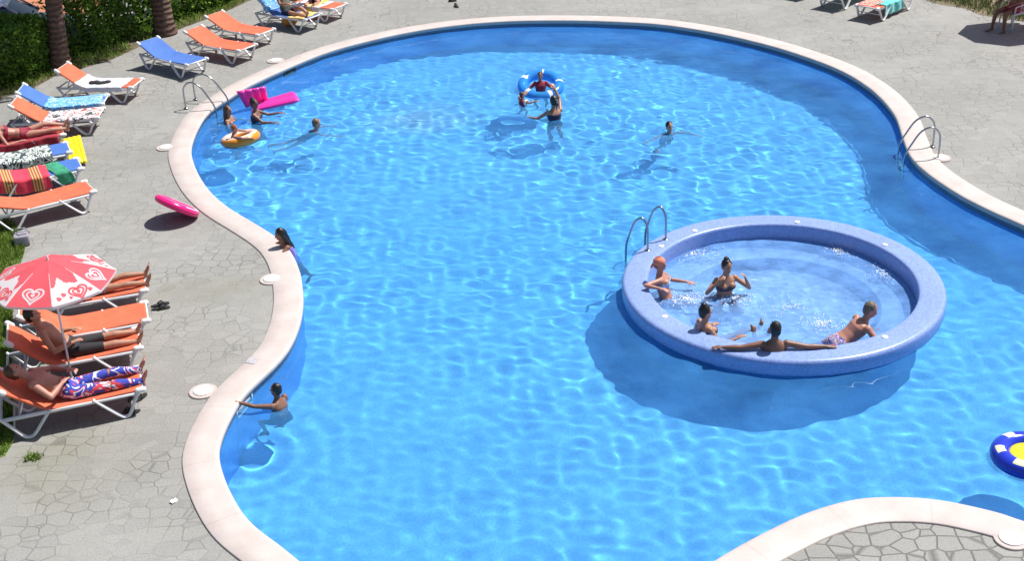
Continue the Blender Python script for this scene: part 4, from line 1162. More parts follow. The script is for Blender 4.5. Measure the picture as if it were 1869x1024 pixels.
# pole leans a little: its top stands where the canopy is seen
best = min((abs(proj(pb + Vector((0, 0, h)))[1] - 476), h) for h in np.linspace(1.2, 2.8, 161))
PHt = best[1]
pt = gp(87, 474, PHt); 
parasol('red and white beach parasol printed with heart emblems, shading the loungers', pb, pt, .86, .30, rad(-49.5))
fp = gp(1812, 63, 0)
parasol('far parasol standing beyond the picture edge that shades the white chair', fp + Vector((1.12, .5, 0)), fp + Vector((1.2, .55, 2.15)), 1.05, .3, .2)

# ------------------------------------------------------------------ pool ladders
def ladder(label, b0, b1, w0, w1, zb, height=.62, depth=.75, s0=.30):
    """two bent steel rails from deck (b0, b1) over the edge down into the water (w0, w1), with steps"""
    b0, b1, w0, w1 = [Vector(x) for x in (b0, b1, w0, w1)]
    c = (b0 + b1) / 2; c.z = zb
    t = thing('pool_ladder', label, 'pool ladder', c)
    for b, w in ((b0, w0), (b1, w1)):
        b = b.copy(); w = w.copy(); b.z = zb; w.z = zb
        d = w - b
        pts = [b, b + Vector((0, 0, height * .55)), b + d * .04 + Vector((0, 0, height * .80)), b + d * .18 + Vector((0, 0, height * .97)), b + d * .36 + Vector((0, 0, height)),
               b + d * .60 + Vector((0, 0, height * .84)), b + d * .82 + Vector((0, 0, height * .45)), b + d * .97 + Vector((0, 0, height * .1)), w + Vector((0, 0, -.25)), w + Vector((0, 0, -depth))]
        pts = [p - c for p in catmull(pts, 5, False)]
        mb = MB(); mb.tube(pts, .019, 10); mb.build('rail', MAT['steel'], t)
        mb = MB(); mb.tube([b - c, b - c + Vector((0, 0, .012)), b - c + Vector((0, 0, .02))], [.055, .05, .026], 14); mb.build('flange', MAT['steel'], t)
    for k in range(3):
        z = Vector((0, 0, -s0 - .25 * k)); a = w0.copy(); b = w1.copy(); a.z = b.z = zb
        m_ = (a + b) / 2 - c + z; L_ = (a - b).length; mb = MB()
        mb.box(m_, L_, .075, .025, math.atan2((a - b).y, (a - b).x), .006); mb.build('step', MAT['steel'], t)
    return t


def edge_near(p):
    i = min(range(NE), key=lambda k: (edge[k].xy - Vector(p).xy).length); return i


def edge_ladder(label, b0, b1, reach=.16):
    b0 = Vector(b0); b1 = Vector(b1); i = edge_near((b0 + b1) / 2); n = nrm[i]; tdir = Vector((-n.y, n.x, 0))
    c = edge[i].copy(); L_ = (b0 - b1).length; sg = 1 if (b0 - b1).dot(tdir) > 0 else -1
    w0 = c - n * reach + tdir * sg * L_ / 2; w1 = c - n * reach - tdir * sg * L_ / 2
    return ladder(label, b0, b1, w0, w1, 0.02, .62, 1.0)


edge_ladder('steel pool ladder next to the empty blue lounger', gp(339.5, 197, .02), gp(357, 181, .02))
edge_ladder('steel pool ladder on the far side of the pool behind the whirlpool', gp(1712, 288, .02), gp(1702, 267, .02))
o0, o1 = gp(1182, 457, ISL_Z), gp(1215, 437, ISL_Z)
ladder('steel ladder with two arched rails on the whirlpool rim', o0, o1, gp(1142, 476, ZW), gp(1177, 452, ZW), ISL_Z - .004, .58, 1.15, .50)

# ------------------------------------------------------------------ skimmers
def skimmer(label, px, py, r=.135, pad=.20):
    c = gp(px, py, 0); i = edge_near(c); n = nrm[i]
    t = thing('skimmer_cover', label, 'skimmer cover', c, 0, 'skimmer covers in the pool surround')
    mb = MB(); rg = []
    for z, k in ((-.02, 1.0), (.018, 1.0), (.024, .97)): rg.append([Vector((pad * k * math.cos(a), pad * k * math.sin(a), z)) for a in np.linspace(0, 2 * PI, 28, endpoint=False)])
    mb.loft(rg); autosmooth(mb.build('pad', MAT['coping'], t))
    mb = MB(); rg = []
    for z, k in ((.02, 1.0), (.036, 1.0), (.042, .93), (.040, .5)): rg.append([Vector((r * k * math.cos(a), r * k * math.sin(a), z)) for a in np.linspace(0, 2 * PI, 28, endpoint=False)])
    mb.loft(rg); autosmooth(mb.build('lid', MAT['white_lid'], t))
    return t


skimmer('round white skimmer cover near the boy holding the pool edge', 371, 716)
skimmer('round white skimmer cover on the bend between parasol and whirlpool', 496, 511)
skimmer('small white skimmer cover where the surround bulges beside the orange swim ring', 303, 270, .13, .2)
skimmer('white skimmer cover behind the pink air bed', 503, 111, .14, .22)
skimmer('white skimmer cover next to the far pool ladder', 1716, 289, .13, .2)
skimmer('large white skimmer cover on the stone spit at the bottom corner', 1846, 986, .14, .20)


def wall_box(label, px, py, w, h, m_frame, name='skimmer_opening', zc=-.17):
    i = edge_near(gp(px, py, zc)); n = nrm[i]; td = Vector((-n.y, n.x, 0)); c = edge[i].copy(); c.z = zc
    t = thing(name, label, 'skimmer opening', c, math.atan2(td.y, td.x))
    mb = MB()
    for (x, z, sx, sz) in ((0, h / 2, w, .035), (0, -h / 2, w, .035), (-w / 2, 0, .035, h + .035), (w / 2, 0, .035, h + .035)): mb.box((x, 0, z), sx, .05, sz, 0, .006)
    mb.build('frame', m_frame, t)
    mb = MB(); mb.box((0, 0, 0), w - .03, .02, h - .03); mb.build('flap', MAT['skim_dark'] if m_frame is not MAT['skim_white'] else MAT['grey_plastic'], t)


wall_box('white framed skimmer opening in the pool wall below the boy', 432, 745, .48, .24, MAT['skim_white'])
wall_box('dark skimmer opening in the shaded wall behind the pink air bed', 519, 134, .4, .2, MAT['skim_dark'])
p = gp(460, 659, ZC); i = edge_near(p); n = nrm[i]
mb = MB(); mb.box((0, 0, .004), .16, .16, .006, 0, .002)
o = mb.build('depth_tile', plain('depth_tile', (.44, .42, .44), .4, .2, 40)); o.location = (p.x, p.y, ZC + .002); o.rotation_euler = (0, 0, math.atan2(n.y, n.x)); tag(o, 'small grey blue tile set in the pale pool surround above the boy', 'tile')


# ------------------------------------------------------------------ floats
def torus(mb, R, r, seg=48, tube=16, flat=1.0, bulge=0.0):
    rg = []
    for k in range(seg):
        a = 2 * PI * k / seg; d = Vector((math.cos(a), math.sin(a), 0)); rr = r * (1 + bulge * math.cos(a * 8))
        rg.append([d * (R + rr * math.cos(b)) + Vector((0, 0, flat * rr * math.sin(b))) for b in [2 * PI * j / tube for j in range(tube)]])
    return mb.loft(rg, True)


def ring_two_tone(name, R, r, ma, mb_, fn, parent, flat=1.0, seg=64, tube=20):
    m = MB(); torus(m, R, r, seg, tube, flat)
    fm = []
    for i in range(seg):
        for j in range(tube):
            a = 2 * PI * (i + .5) / seg; b = 2 * PI * (j + .5) / tube; fm.append(1 if fn(a, b) else 0)
    return link_mesh(name, m.v, m.f, None, parent, True, [ma, mb_], fm)


c = gp(439, 253, ZW + .05)
t = thing('swim_ring', 'orange swim ring with a cream top floating round a child', 'swim ring', c)
t.rotation_euler = (rad(-6), rad(-9), 0)
ring_two_tone('ring', .32, .115, MAT['orange_vinyl'], MAT['cream_vinyl'], lambda a, b: .30 * PI < b < .80 * PI, t)
mb = MB(); mb.capsule((.30, -.09, .085), (.30, -.10, .12), .012, .009, 8); mb.build('valve', MAT['cream_vinyl'], t)

c = gp(987, 156, ZW + .12)
t = thing('swim_ring', 'large clear blue swim ring with white patches carrying the child in red', 'swim ring', c)
t.rotation_euler = (rad(20), 0, rad(4))
ring_two_tone('ring', .42, .125, MAT['clear_blue'], MAT['clear_white'], lambda a, b: abs(((a / (2 * PI) * 5 + .45) % 1) - .5) < .065 and .05 * PI < b < .75 * PI, t)
mb = MB(); mb.capsule((.40, .09, .10), (.40, .10, .13), .012, .009, 8); mb.build('valve', MAT['clear_white'], t)

c = gp(1877, 833, ZW + .06)
t = thing('swim_ring', 'dark blue swim ring with pale yellow prints cut by the picture edge', 'swim ring', c, .5)
ring_two_tone('ring', .34, .125, MAT['blue_vinyl'], MAT['pale_patch'], lambda a, b: abs(((a / (2 * PI) * 6 + .1) % 1) - .5) < .19 and .30 * PI < b < .62 * PI, t)
mb = MB(); rg = [[Vector((r_ * math.cos(a), r_ * math.sin(a), z)) for a in np.linspace(0, 2 * PI, 24, endpoint=False)] for r_, z in ((.245, .02), (.24, .05), (.16, .035), (.02, .03))]
mb.loft(rg); mb.build('seat', MAT['yellow_vinyl'], t)
mb = MB(); mb.capsule((.32, .10, .105), (.32, .11, .14), .013, .01, 8); mb.build('valve', MAT['pale_patch'], t)

# pink disc on the deck, its lower rim on the stones
c = gp(323, 375.5, .27)
hdir = Vector((math.cos(rad(222)), math.sin(rad(222)), 0)); th = rad(36)
nrmv = (-hdir * math.sin(th) + Vector((0, 0, math.cos(th)))).normalized()
t = thing('inflatable_disc', 'round hot pink inflatable tilted on the deck near the pool edge', 'inflatable', c)
t.rotation_euler = Vector((0, 0, 1)).rotation_difference(nrmv).to_euler()
ring_two_tone('ring', .355, .072, MAT['pink_disc'], MAT['pale_pink'], lambda a, b: .34 * PI < b < .62 * PI and math.sin(a * 1 + 1.0) > 0, t)
mb = MB(); rg = [[Vector((r_ * math.cos(a), r_ * math.sin(a), z)) for a in np.linspace(0, 2 * PI, 32, endpoint=False)] for r_, z in ((.02, -.045), (.31, -.05), (.34, 0), (.31, .055), (.15, .06), (.02, .058))]
mb.loft(rg); mb.build('floor_panel', MAT['pink_disc'], t)

# folded pink air bed
def pillow(name, A, B, C_, D, th, m, parent, tubes=5):
    """quilted inflated panel with corners A-B (one end) and D-C (other end)"""
    A, B, C_, D = [Vector(x) for x in (A, B, C_, D)]
    nn = (B - A).cross(D - A).normalized(); nu, nv = 40, 24; V = []; F = []
    for sgn in (1, -1):
        for i in range(nu + 1):
            for j in range(nv + 1):
                u, v_ = i / nu, j / nv
                p = A.lerp(B, u).lerp(D.lerp(C_, u), v_)
                e = min(1, min(u, 1 - u) * 9) ** .5 * min(1, min(v_, 1 - v_) * 9) ** .5
                h = th * .5 * e * (.55 + .45 * abs(math.sin(PI * u * tubes)) ** .6)
                V.append(p + nn * sgn * h)
    n1 = (nu + 1) * (nv + 1)
    for s_ in (0, 1):
        for i in range(nu):
            for j in range(nv):
                a = s_ * n1 + i * (nv + 1) + j; q_ = (a, a + nv + 1, a + nv + 2, a + 1); F.append(q_ if s_ == 0 else q_[::-1])
    o = link_mesh(name, V, F, m, parent)
    bm = bmesh.new(); bm.from_mesh(o.data); bmesh.ops.remove_doubles(bm, verts=bm.verts, dist=1e-4); bm.to_mesh(o.data); bm.free()
    o.data.polygons.foreach_set('use_smooth', [True] * len(o.data.polygons))
    return o


o0 = gp(468, 190, ZW)
t = thing('air_bed', 'bright pink air bed folded upright at one end and floating flat at the other', 'air bed', o0)
loc = lambda px, py, z: gp(px, py, ZW + z) - o0
pillow('headrest', loc(449, 197, .03), loc(490, 185, .03), loc(485, 157, .50), loc(431, 166, .50), .13, MAT['pink'], t, 4)
pillow('mattress', loc(456, 203, .05), loc(490, 183, .05), loc(538, 168, .20), loc(548, 183, .16), .13, MAT['pink'], t, 4)

# yellow air bed propped behind the leaf print towel
q0 = gp(128, 296, 0)
t = thing('air_bed', 'yellow air bed lying on the deck beyond the foot of the leaf print lounger', 'air bed', q0)
loc2 = lambda px, py, z: gp(px, py, z) - q0
pillow('mattress', loc2(160, 296, .07), loc2(125, 302, .10), loc2(112, 254, .34), loc2(147, 246, .30), .13, MAT['yellow_vinyl'], t, 4)


# ------------------------------------------------------------------ small things on the deck
def sandals(label, px, py, rz, m, s=1.0, gap=.12, lift=0.0):
    c = gp(px, py, 0)
    t = thing('sandals', label, 'sandals', c, rz)
    for q in (-1, 1):
        mb = MB(); rg = []
        for z in (0.004, .024):
            cs = []
            for k in range(18):
                a = 2 * PI * k / 18; x = math.cos(a); y = math.sin(a); cs.append(Vector((x * .135 * s, (y * (.044 + .012 * x) + q * gap / 2 + .01 * q * x) * s, z * s)))
            rg.append(cs)
        mb.loft(rg); o = autosmooth(mb.build('sole', m, t))
        sb = MB()
        for sgn in (-1, 1):
            sb.tube([((.075) * s, (q * gap / 2) * s, .024 * s), (.02 * s, (q * gap / 2 + sgn * .03) * s, .062 * s), (-.035 * s, (q * gap / 2 + sgn * .045) * s, .022 * s)], .011 * s, 6)
        sb.build('strap', m, o)


sandals('pair of black sandals on the deck beside the empty orange lounger', 293, 561, .3, MAT['black'], 1.1)
sandals('dark sandals under the foot end of the lounger of the man in blue trunks', 250, 727, 1.2, MAT['black'])
sandals('dark sandals in shadow near the curved leg of the front lounger', 238, 754, .9, MAT['black'], .9)
for px, py, lb in ((826, 2, 'dark small shoe lying on the deck above the pool, close to the picture top'), (833, 12, 'tiny dark shoe on the far deck, just above the pool rim')):
    c = gp(px, py, 0); mb = MB()
    mb.ellipsoid((0, 0, .04), (Vector((.12, 0, 0)), Vector((0, .05, 0)), Vector((0, 0, .035)))); mb.ellipsoid((-.06, 0, .07), (Vector((.055, 0, 0)), Vector((0, .042, 0)), Vector((0, 0, .04)))); mb.box((0, 0, .012), .24, .09, .02, 0, .008)
    o = mb.build('shoe', plain('dark_shoe', (.06, .035, .03), .6)); o.location = c; o.rotation_euler = (0, 0, px * .7); tag(o, lb, 'shoe')
c = gp(318, 917, .002); mb = MB()
pv = []; pfc = []
for i in range(9):
    for j in range(5): pv.append((.10 * (i / 8 - .5) * .9, .04 * (j / 4 - .5) * 1.3, .012 + .008 * math.sin(i * .9) + .004 * j))
for i in range(8):
    for j in range(4): pfc.append((i * 5 + j, i * 5 + j + 1, (i + 1) * 5 + j + 1, (i + 1) * 5 + j))
o = link_mesh('paper_scrap', pv, pfc, plain('white_paper', (.8, .8, .78), .8, .03)); o.location = c; o.rotation_euler = (0, 0, .9); tag(o, 'tiny white scrap of paper on the grey deck near the bottom bend', 'paper')
c = gp(42, 446, 0)
mb = MB(); mb.box((0, 0, .11), .26, .26, .20, .35, .03); mb.box((.02, .02, .22), .16, .16, .03, .35, .01); mb.tube([(-.14, .02, .2), (-.06, .03, .30), (.07, .05, .30), (.15, .06, .2)], .013, 8)
o = mb.build('stone_block', plain('grey_block', (.30, .28, .32), .8, .15, 30)); o.location = c; tag(o, 'small grey weight with a handle at the lawn corner by a white lounger leg', 'weight')
# yellow bag under lounger O
t0, bk = LB['O']; p = wm_of(t0) @ Vector((.95, -.15, 0)); p = gp(531, 46, 0)
mb = MB(); mb.ellipsoid((0, 0, .16), (Vector((.22, .03, 0)), Vector((-.02, .15, 0)), Vector((0, 0, .17))), 16, 10); mb.tube([(-.1, 0, .28), (-.05, .0, .40), (.05, 0, .40), (.1, 0, .28)], .012, 8)
o = mb.build('beach_bag', plain('ochre_bag', (.62, .27, .03), .6, .2, 9, bump=.3)); o.location = p; o.rotation_euler = (0, 0, .4); tag(o, 'ochre yellow beach bag on the deck under the crowded blue lounger', 'bag')
# blue towel hung on the raised back
towel('blue towel hung over the raised back of the crowded lounger', LB['O'], 1.35, 1.93, TW['blue_towel'], .12, .12, seed=21, wob=.02)
# red bag beside the white chair
c = gp(1864, 40, 0); mb = MB(); mb.ellipsoid((0, 0, .55), (Vector((.14, 0, 0)), Vector((0, .10, 0)), Vector((0, 0, .34))), 14, 10)
o = remeshed(mb, .03, 'beach_bag', plain('red_bag', (.45, .02, .03), .6, .15, 8)); o.location = c; tag(o, 'red bag hanging beside the white chair under the far parasol', 'bag')

# ------------------------------------------------------------------ lawn, hedges, palms
def leaf_mat(name, lo, hi, trans=.25):
    m, nt, b = nmat(name)
    g = N(nt, 'ShaderNodeNewGeometry')
    at_ = N(nt, 'ShaderNodeAttribute'); at_.attribute_name = 'tint'
    nt.links.new(ramp(nt, at_.outputs['Fac'], [(0, lo), (1, hi)]), b.inputs['Base Color']); b.inputs['Roughness'].default_value = .6
    tr = N(nt, 'ShaderNodeBsdfTranslucent'); nt.links.new(ramp(nt, at_.outputs['Fac'], [(0, lo), (1, hi)]), tr.inputs['Color'])
    mx = N(nt, 'ShaderNodeMixShader'); mx.inputs[0].default_value = trans
    nt.links.new(b.outputs[0], mx.inputs[1]); nt.links.new(tr.outputs[0], mx.inputs[2]); nt.links.new(mx.outputs[0], nt.nodes['Material Output'].inputs[0])
    return m


HEDGE_LEAF = leaf_mat('hedge_leaf', (.042, .115, .016), (.26, .42, .05))
GRASS = leaf_mat('grass_blade', (.09, .17, .025), (.28, .38, .06))
DRYGRASS = leaf_mat('dry_grass_blade', (.07, .11, .03), (.20, .22, .07))
PALM_LEAF = leaf_mat('palm_leaf', (.03, .07, .02), (.09, .15, .04))


def leaves(name, pts, dirs, size, m, parent=None, aspect=.45, seed=0):
    """many small folded leaves as one mesh"""
    r = np.random.default_rng(seed); n = len(pts); V = np.empty((n, 4, 3)); tint = r.random(n)
    a = dirs / np.linalg.norm(dirs, axis=1)[:, None]
    b = np.cross(a, r.normal(size=(n, 3))); b /= np.linalg.norm(b, axis=1)[:, None]; cc = np.cross(a, b)
    L = (size * (.6 + .8 * r.random(n)))[:, None]; w = L * aspect * .5
    V[:, 0] = pts; V[:, 1] = pts + a * L * .5 + b * w + cc * w * .4; V[:, 2] = pts + a * L; V[:, 3] = pts + a * L * .5 - b * w + cc * w * .4
    me = bpy.data.meshes.new(name); me.vertices.add(4 * n); me.vertices.foreach_set('co', V.reshape(-1))
    me.loops.add(4 * n); me.loops.foreach_set('vertex_index', np.arange(4 * n, dtype=np.int32)); me.polygons.add(n); me.polygons.foreach_set('loop_start', np.arange(0, 4 * n, 4, dtype=np.int32))
    at_ = me.attributes.new('tint', 'FLOAT', 'FACE'); at_.data.foreach_set('value', tint.astype(np.float32))
    me.materials.append(m); me.update(calc_edges=True)
    o = bpy.data.objects.new(name, me); COL.objects.link(o)
    if parent is not None: o.parent = parent
    return o


def hedge(name, label, cat, line, h, dep, n, seed, size=.10):
    """line: ground points of the near foot; the hedge body lies behind it"""
    line = [Vector(p) for p in line]; o0 = line[0].copy()
    t = thing(name, label, cat, o0); r = np.random.default_rng(seed)
    seg = [(b - a).length for a, b in zip(line, line[1:])]; tot = sum(seg)
    P = []; D = []
    while len(P) < n:
        s_ = r.random() * tot; k = 0
        while s_ > seg[k] and k < len(seg) - 1: s_ -= seg[k]; k += 1
        a, b = line[k], line[k + 1]; d = (b - a).normalized(); back = Vector((-d.y, d.x, 0))
        if back.y < 0: back = -back
        u = r.random(3)
        face_ = r.random()
        if face_ < .45: y, z = .06 + .12 * r.random() ** 2, u[1] ** .9
        elif face_ < .80: y, z = u[0], 1 - .16 * r.random() ** 2
        else: y, z = u[0], u[1]
        p = a + d * s_
        lump = .16 * noise.noise(Vector((p.x * .9, p.y * .9, z * 2 + seed))) + .10 * noise.noise(Vector((p.x * 2.7, p.y * 2.7, z * 4)))
        hole = noise.noise(Vector((p.x * 2.2 + 9, p.y * 2.2, z * 3.4 + seed)))
        if face_ < .45 and hole > .32 and r.random() < .75: continue
        q = p + back * (y * dep - lump * (1 if y < .5 else -.5)) + Vector((0, 0, z * h * (1 + lump * .9)))
        P.append(q - o0); out = Vector((-back.x * (1 if y < .3 else .1), -back.y * (1 if y < .3 else .1), .45 if z < .8 else 1)); D.append(out + Vector(r.normal(size=3)) * .7)
    leaves('foliage', np.array(P), np.array(D), size, HEDGE_LEAF, t, .55, seed)
    mb = MB()
    for a, b in zip(line, line[1:]):
        d = (b - a).normalized(); back = Vector((-d.y, d.x, 0)); back = back if back.y > 0 else -back
        m = max(2, int((b - a).length / .45))
        for k in range(m):
            p = a.lerp(b, (k + .5) / m) + back * dep * .5 - o0
            for q in range(4):
                e = p + Vector((r.normal() * .22, r.normal() * .22, h * (.6 + .3 * r.random()))); mid_ = p.lerp(e, .5) + Vector((r.normal() * .06, r.normal() * .06, 0))
                mb.tube([p + Vector((r.normal() * .04, r.normal() * .04, 0)), mid_, e], [.03, .02, .008], 6)
    mb.build('stems', plain('hedge_wood', (.07, .045, .03), .85, .3, 20), t)
    return t


hedge('hedge', 'low clipped hedge with sunlit top in front of the parked car', 'hedge', [gp(-160, 215), gp(-20, 178), gp(60, 148), gp(108, 122)], 1.38, 1.3, 18000, 4)
hedge('shrub', 'tall dark green shrub row between and behind the two palm trunks', 'shrub', [gp(122, 112), gp(185, 95), gp(255, 66), gp(330, 38), gp(400, 17), gp(450, -6)], 1.9, 1.5, 30000, 5, .11)

PALM_BARK = None


def bark():
    m, nt, b = nmat('palm_bark')
    tc = N(nt, 'ShaderNodeTexCoord').outputs['Object']
    wv = N(nt, 'ShaderNodeTexWave'); wv.bands_direction = 'Z'; wv.inputs['Scale'].default_value = 2.2; wv.inputs['Distortion'].default_value = 5; wv.inputs['Detail'].default_value = 4
    nt.links.new(tc, wv.inputs['Vector'])
    nz = N(nt, 'ShaderNodeTexNoise'); nz.inputs['Scale'].default_value = 16; nz.inputs['Detail'].default_value = 6; nt.links.new(tc, nz.inputs['Vector'])
    c = mixc(nt, .5, ramp(nt, wv.outputs['Fac'], [(.2, (.055, .028, .02)), (.8, (.20, .115, .085))]), ramp(nt, nz.outputs['Fac'], [(.3, (.05, .026, .02)), (.7, (.24, .15, .115))]))
    nt.links.new(c, b.inputs['Base Color']); b.inputs['Roughness'].default_value = .9
    bp = N(nt, 'ShaderNodeBump'); bp.inputs['Strength'].default_value = .9; bp.inputs['Distance'].default_value = .05; nt.links.new(wv.outputs['Fac'], bp.inputs['Height']); nt.links.new(bp.outputs[0], b.inputs['Normal'])
    return m


PALM_BARK = bark()


def palm(label, base, lean, h, r0, seed):
    t = thing('palm_tree', label, 'palm tree', base, 0, 'palm trees in the hedge')
    r = random.Random(seed); rg = []
    n = int(h / .09)
    for i in range(n + 1):
        z = h * i / n; c = Vector((lean[0] * z, lean[1] * z, z)); k = r0 * (1 + .45 * math.exp(-z * 2.2)) * (1.0 + (.07 if i % 2 else -.05))
        rg.append([c + Vector((math.cos(a) * k * (1 + .06 * noise.noise(Vector((math.cos(a) * 2, math.sin(a) * 2, z * 3)))), math.sin(a) * k * (1 + .06 * noise.noise(Vector((math.cos(a) * 2, math.sin(a) * 2, z * 3 + 5)))), 0)) for a in np.linspace(0, 2 * PI, 20, endpoint=False)])
    mb = MB(); mb.loft(rg); mb.build('trunk', PALM_BARK, t)
    top = Vector((lean[0] * h, lean[1] * h, h)); P = []; D = []; mb = MB()
    for k in range(26):
        a = k * 2.4; el = rad(70 - 3.6 * k); L_ = 2.1
        pts = []; p = top.copy(); e = el
        for q in range(12):
            pts.append(p.copy()); p = p + Vector((math.cos(a) * math.cos(e), math.sin(a) * math.cos(e), math.sin(e))) * L_ / 12; e -= .11
        mb.tube(pts, [.03 * (1 - q / 13) for q in range(12)], 5)
        for q in range(2, 12):
            for s_ in range(6):
                for sg in (-1, 1):
                    pp = pts[q] + (pts[min(11, q + 1)] - pts[q]) * (s_ / 6); side = Vector((-math.sin(a), math.cos(a), 0)) * sg
                    P.append(pp); D.append(side + (pts[q] - pts[q - 1]).normalized() * .7 + Vector((0, 0, -.35)))
    mb.build('frond_stalks', plain('palm_stalk', (.14, .16, .06), .6), t)
    leaves('crown', np.array(P), np.array(D), .55, PALM_LEAF, t, .09, seed)
    return t


def palm_at(label, bx, by, tx, ty, r0, seed):
    b = gp(bx, by); h = 6.2
    best = min(((proj(b + Vector((l * 1.5, 0, 1.5)))[0] - (tx + (bx - tx) * (1 - 1)) - 0) ** 2 * 0 + abs(proj(b + Vector((l * 1.0, 0, 1.0)))[0] - (bx + (tx - bx) * ((by - proj(b + Vector((0, 0, 1.0)))[1]) / (by - ty)))), l) for l in np.linspace(-.25, .25, 101))
    return palm(label, b, (best[1], 0), h, r0, seed)


palm_at('palm trunk standing between the low hedge and the tall shrubs, right above an orange lounger', 112, 126, 97, 0, .20, 1)
palm_at('palm trunk at the end of the shrubs beside the empty orange lounger', 302, 62, 292, 0, .235, 2)


def lawn_sheet(poly_, name, m, z=.004):
    v = [Vector((p.x, p.y, z)) for p in poly_]
    o = fill(v, None, name, m); return struct(o)


soil = plain('lawn_ground', (.10, .16, .03), .95, .35, 3, bump=.4)
LAWN = [gp(-420, 300), gp(-300, 330), gp(-60, 395), gp(-5, 400), gp(22, 404), gp(44, 432), gp(46, 452), gp(42, 470), gp(32, 500), gp(24, 560), gp(22, 620), gp(22, 700), gp(26, 780), gp(24, 808), gp(10, 832), gp(-30, 850), gp(-200, 870), gp(-900, 880), gp(-900, 300)]
lawn_sheet(LAWN, 'lawn', soil)
VERGE = [gp(-170, 222), gp(-20, 186), gp(62, 160), gp(112, 132), gp(150, 125), gp(205, 108), gp(268, 78), gp(330, 52), gp(400, 26), gp(465, -4), gp(440, -20), gp(320, 20), gp(180, 70), gp(60, 110), gp(-170, 170)]
lawn_sheet(VERGE, 'verge', plain('verge_soil', (.13, .10, .06), .95, .35, 5, bump=.4))
DRY = [gp(1690, 0), gp(1718, 8), gp(1760, 14), gp(1790, 27), gp(1840, 34), gp(2000, 60), gp(2100, 40), gp(1900, -30), gp(1700, -30)]
lawn_sheet(DRY, 'dry_verge', plain('dry_soil', (.20, .16, .10), .95, .3, 5, bump=.4))
TERR = [gp(-500, 140), gp(40, 62), gp(140, 36), gp(200, -5), gp(240, -60), gp(-600, -120)]
lawn_sheet(TERR, 'terracotta_path', plain('terracotta_paving', (.44, .17, .085), .85, .2, 4, bump=.3), .006)


def blades(name, poly_, n, h, m, seed, label=None):
    r = np.random.default_rng(seed); xs = [p.x for p in poly_]; ys = [p.y for p in poly_]
    P = np.empty((0, 2))
    while len(P) < n:
        q = np.stack([r.uniform(min(xs), max(xs), n * 2), r.uniform(min(ys), max(ys), n * 2)], 1)
        q = q[in_poly(q[:, 0], q[:, 1], [tuple(p.xy) for p in poly_])]
        k = np.array([noise.noise(Vector((a * 1.7, b * 1.7, seed))) for a, b in q]); q = q[k + r.random(len(q)) * .6 > -.05]
        P = np.concatenate([P, q])
    P = P[:n]; D = r.normal(size=(n, 3)) * .45; D[:, 2] = 1
    o = leaves(name, np.concatenate([P, np.full((n, 1), .003)], 1), D, h, m, None, .16, seed)
    return struct(o, 'stuff')


nearlawn = [gp(-40, 395), gp(22, 404), gp(44, 432), gp(46, 452), gp(42, 470), gp(32, 500), gp(24, 560), gp(22, 620), gp(22, 700), gp(26, 780), gp(24, 808), gp(10, 832), gp(-40, 845)]
blades('grass', nearlawn, 16000, .085, GRASS, 3)
blades('verge_grass', VERGE, 9000, .13, GRASS, 6)
blades('dry_grass', DRY, 6000, .16, DRYGRASS, 7)
c = gp(62, 838)
tp = []; td = []
for k in range(90):
    a = rng.random() * 2 * PI; q = rng.random() ** .7; tp.append((q * .12 * math.cos(a), q * .07 * math.sin(a), .002)); td.append((rng.normal() * .6, rng.normal() * .6, 1))
o = leaves('weed_tuft', np.array(tp), np.array(td), .07, GRASS, None, .3, 8); o.location = c; tag(o, 'small green weed growing from a joint in the deck at the bottom corner', 'weed')

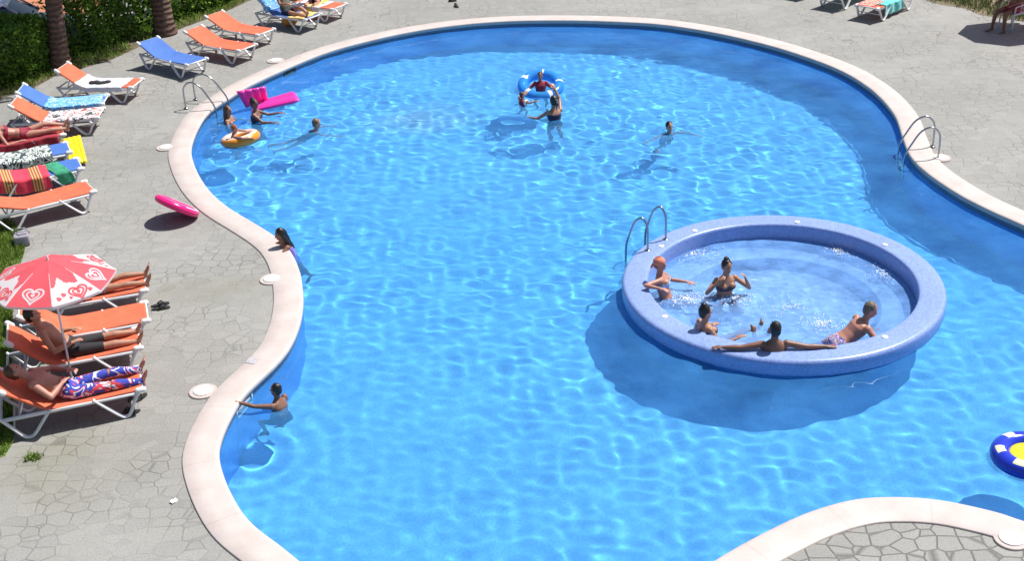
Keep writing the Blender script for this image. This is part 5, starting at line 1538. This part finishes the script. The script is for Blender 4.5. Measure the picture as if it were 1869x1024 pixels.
# ------------------------------------------------------------------ parked car behind the low hedge
def car():
    c = gp(12, 98, 0)
    t = thing('parked_car', 'pale lilac car parked behind the low hedge, only its roof and windscreen showing', 'car', c, rad(12))
    pm, nt, b = nmat('lilac_paint'); b.inputs['Base Color'].default_value = (.42, .36, .50, 1); b.inputs['Roughness'].default_value = .3; b.inputs['Coat Weight'].default_value = .8; b.inputs['Metallic'].default_value = .2
    nz = N(nt, 'ShaderNodeTexNoise'); nz.inputs['Scale'].default_value = 4; nt.links.new(ramp(nt, nz.outputs['Fac'], [(.3, (.40, .34, .47)), (.7, (.45, .39, .53))]), b.inputs['Base Color'])
    glass = plain('car_glass', (.10, .13, .16), .06, .1); dark = MAT['black']
    # body: sections along x (front at +x)
    sec = [(2.05, .35, .55, .70), (1.95, .25, .68, .80), (1.2, .22, .86, .86), (.7, .22, .93, .86), (-1.3, .22, .98, .86), (-1.9, .25, .95, .82), (-2.05, .4, .80, .74)]
    mb = MB(); mb.loft([[Vector((x, w * math.copysign(abs(math.cos(a)) ** .35, math.cos(a)), (z0 + z1) / 2 + (z1 - z0) / 2 * math.copysign(abs(math.sin(a)) ** .45, math.sin(a)))) for a in np.linspace(0, 2 * PI, 24, endpoint=False)] for x, z0, z1, w in sec]); autosmooth(mb.build('body', pm, t), 50)
    cab = [(.95, .92, .95, .74), (.35, .90, 1.38, .66), (-.2, .90, 1.46, .65), (-1.1, .90, 1.42, .64), (-1.75, .92, 1.0, .70)]
    mb = MB(); mb.loft([[Vector((x, w * math.copysign(abs(math.cos(a)) ** .4, math.cos(a)) * (1 - .0 * max(0, math.sin(a))), (z0 + z1) / 2 + (z1 - z0) / 2 * math.copysign(abs(math.sin(a)) ** .5, math.sin(a)))) for a in np.linspace(0, 2 * PI, 24, endpoint=False)] for x, z0, z1, w in cab]); autosmooth(mb.build('cabin', glass, t), 50)
    mb = MB(); mb.loft([[Vector((x, w * math.cos(a), z + .035 * math.sin(a))) for a in np.linspace(0, 2 * PI, 20, endpoint=False)] for x, z, w in ((.38, 1.375, .60), (.1, 1.43, .63), (-.5, 1.455, .63), (-1.1, 1.42, .62), (-1.25, 1.37, .58))]); mb.build('roof', pm, t)
    for q in (-1, 1):
        mb = MB(); mb.tube([(.95, q * .73, .95), (.36, q * .63, 1.385)], .03, 6); mb.tube([(-1.75, q * .70, 1.0), (-1.15, q * .62, 1.40)], .045, 6); mb.tube([(-.35, q * .78, .95), (-.38, q * .645, 1.42)], .03, 6); mb.build('pillar', pm, t)
        mb = MB(); mb.ellipsoid((.72, q * .92, .98), (Vector((.06, 0, 0)), Vector((0, .10, 0)), Vector((0, 0, .07)))); mb.build('mirror', pm, t)
        mb = MB(); mb.ellipsoid((2.0, q * .6, .66), (Vector((.06, 0, 0)), Vector((0, .16, 0)), Vector((0, 0, .08)))); mb.build('headlight', MAT['white_lid'], t)
        for x in (1.3, -1.25):
            mb = MB(); mb.tube([(x, q * .70, .31), (x, q * .88, .31)], .31, 24); w_ = autosmooth(mb.build('wheel', dark, t)); mb = MB(); mb.tube([(x, q * .87, .31), (x, q * .895, .31)], .19, 20); mb.build('rim', MAT['steel'], w_)


car()

# sunlight is focused through the water onto everything below it
for o in sc.objects:
    if o.type == 'MESH' and not o.cycles.is_caustics_caster: o.cycles.is_caustics_receiver = True
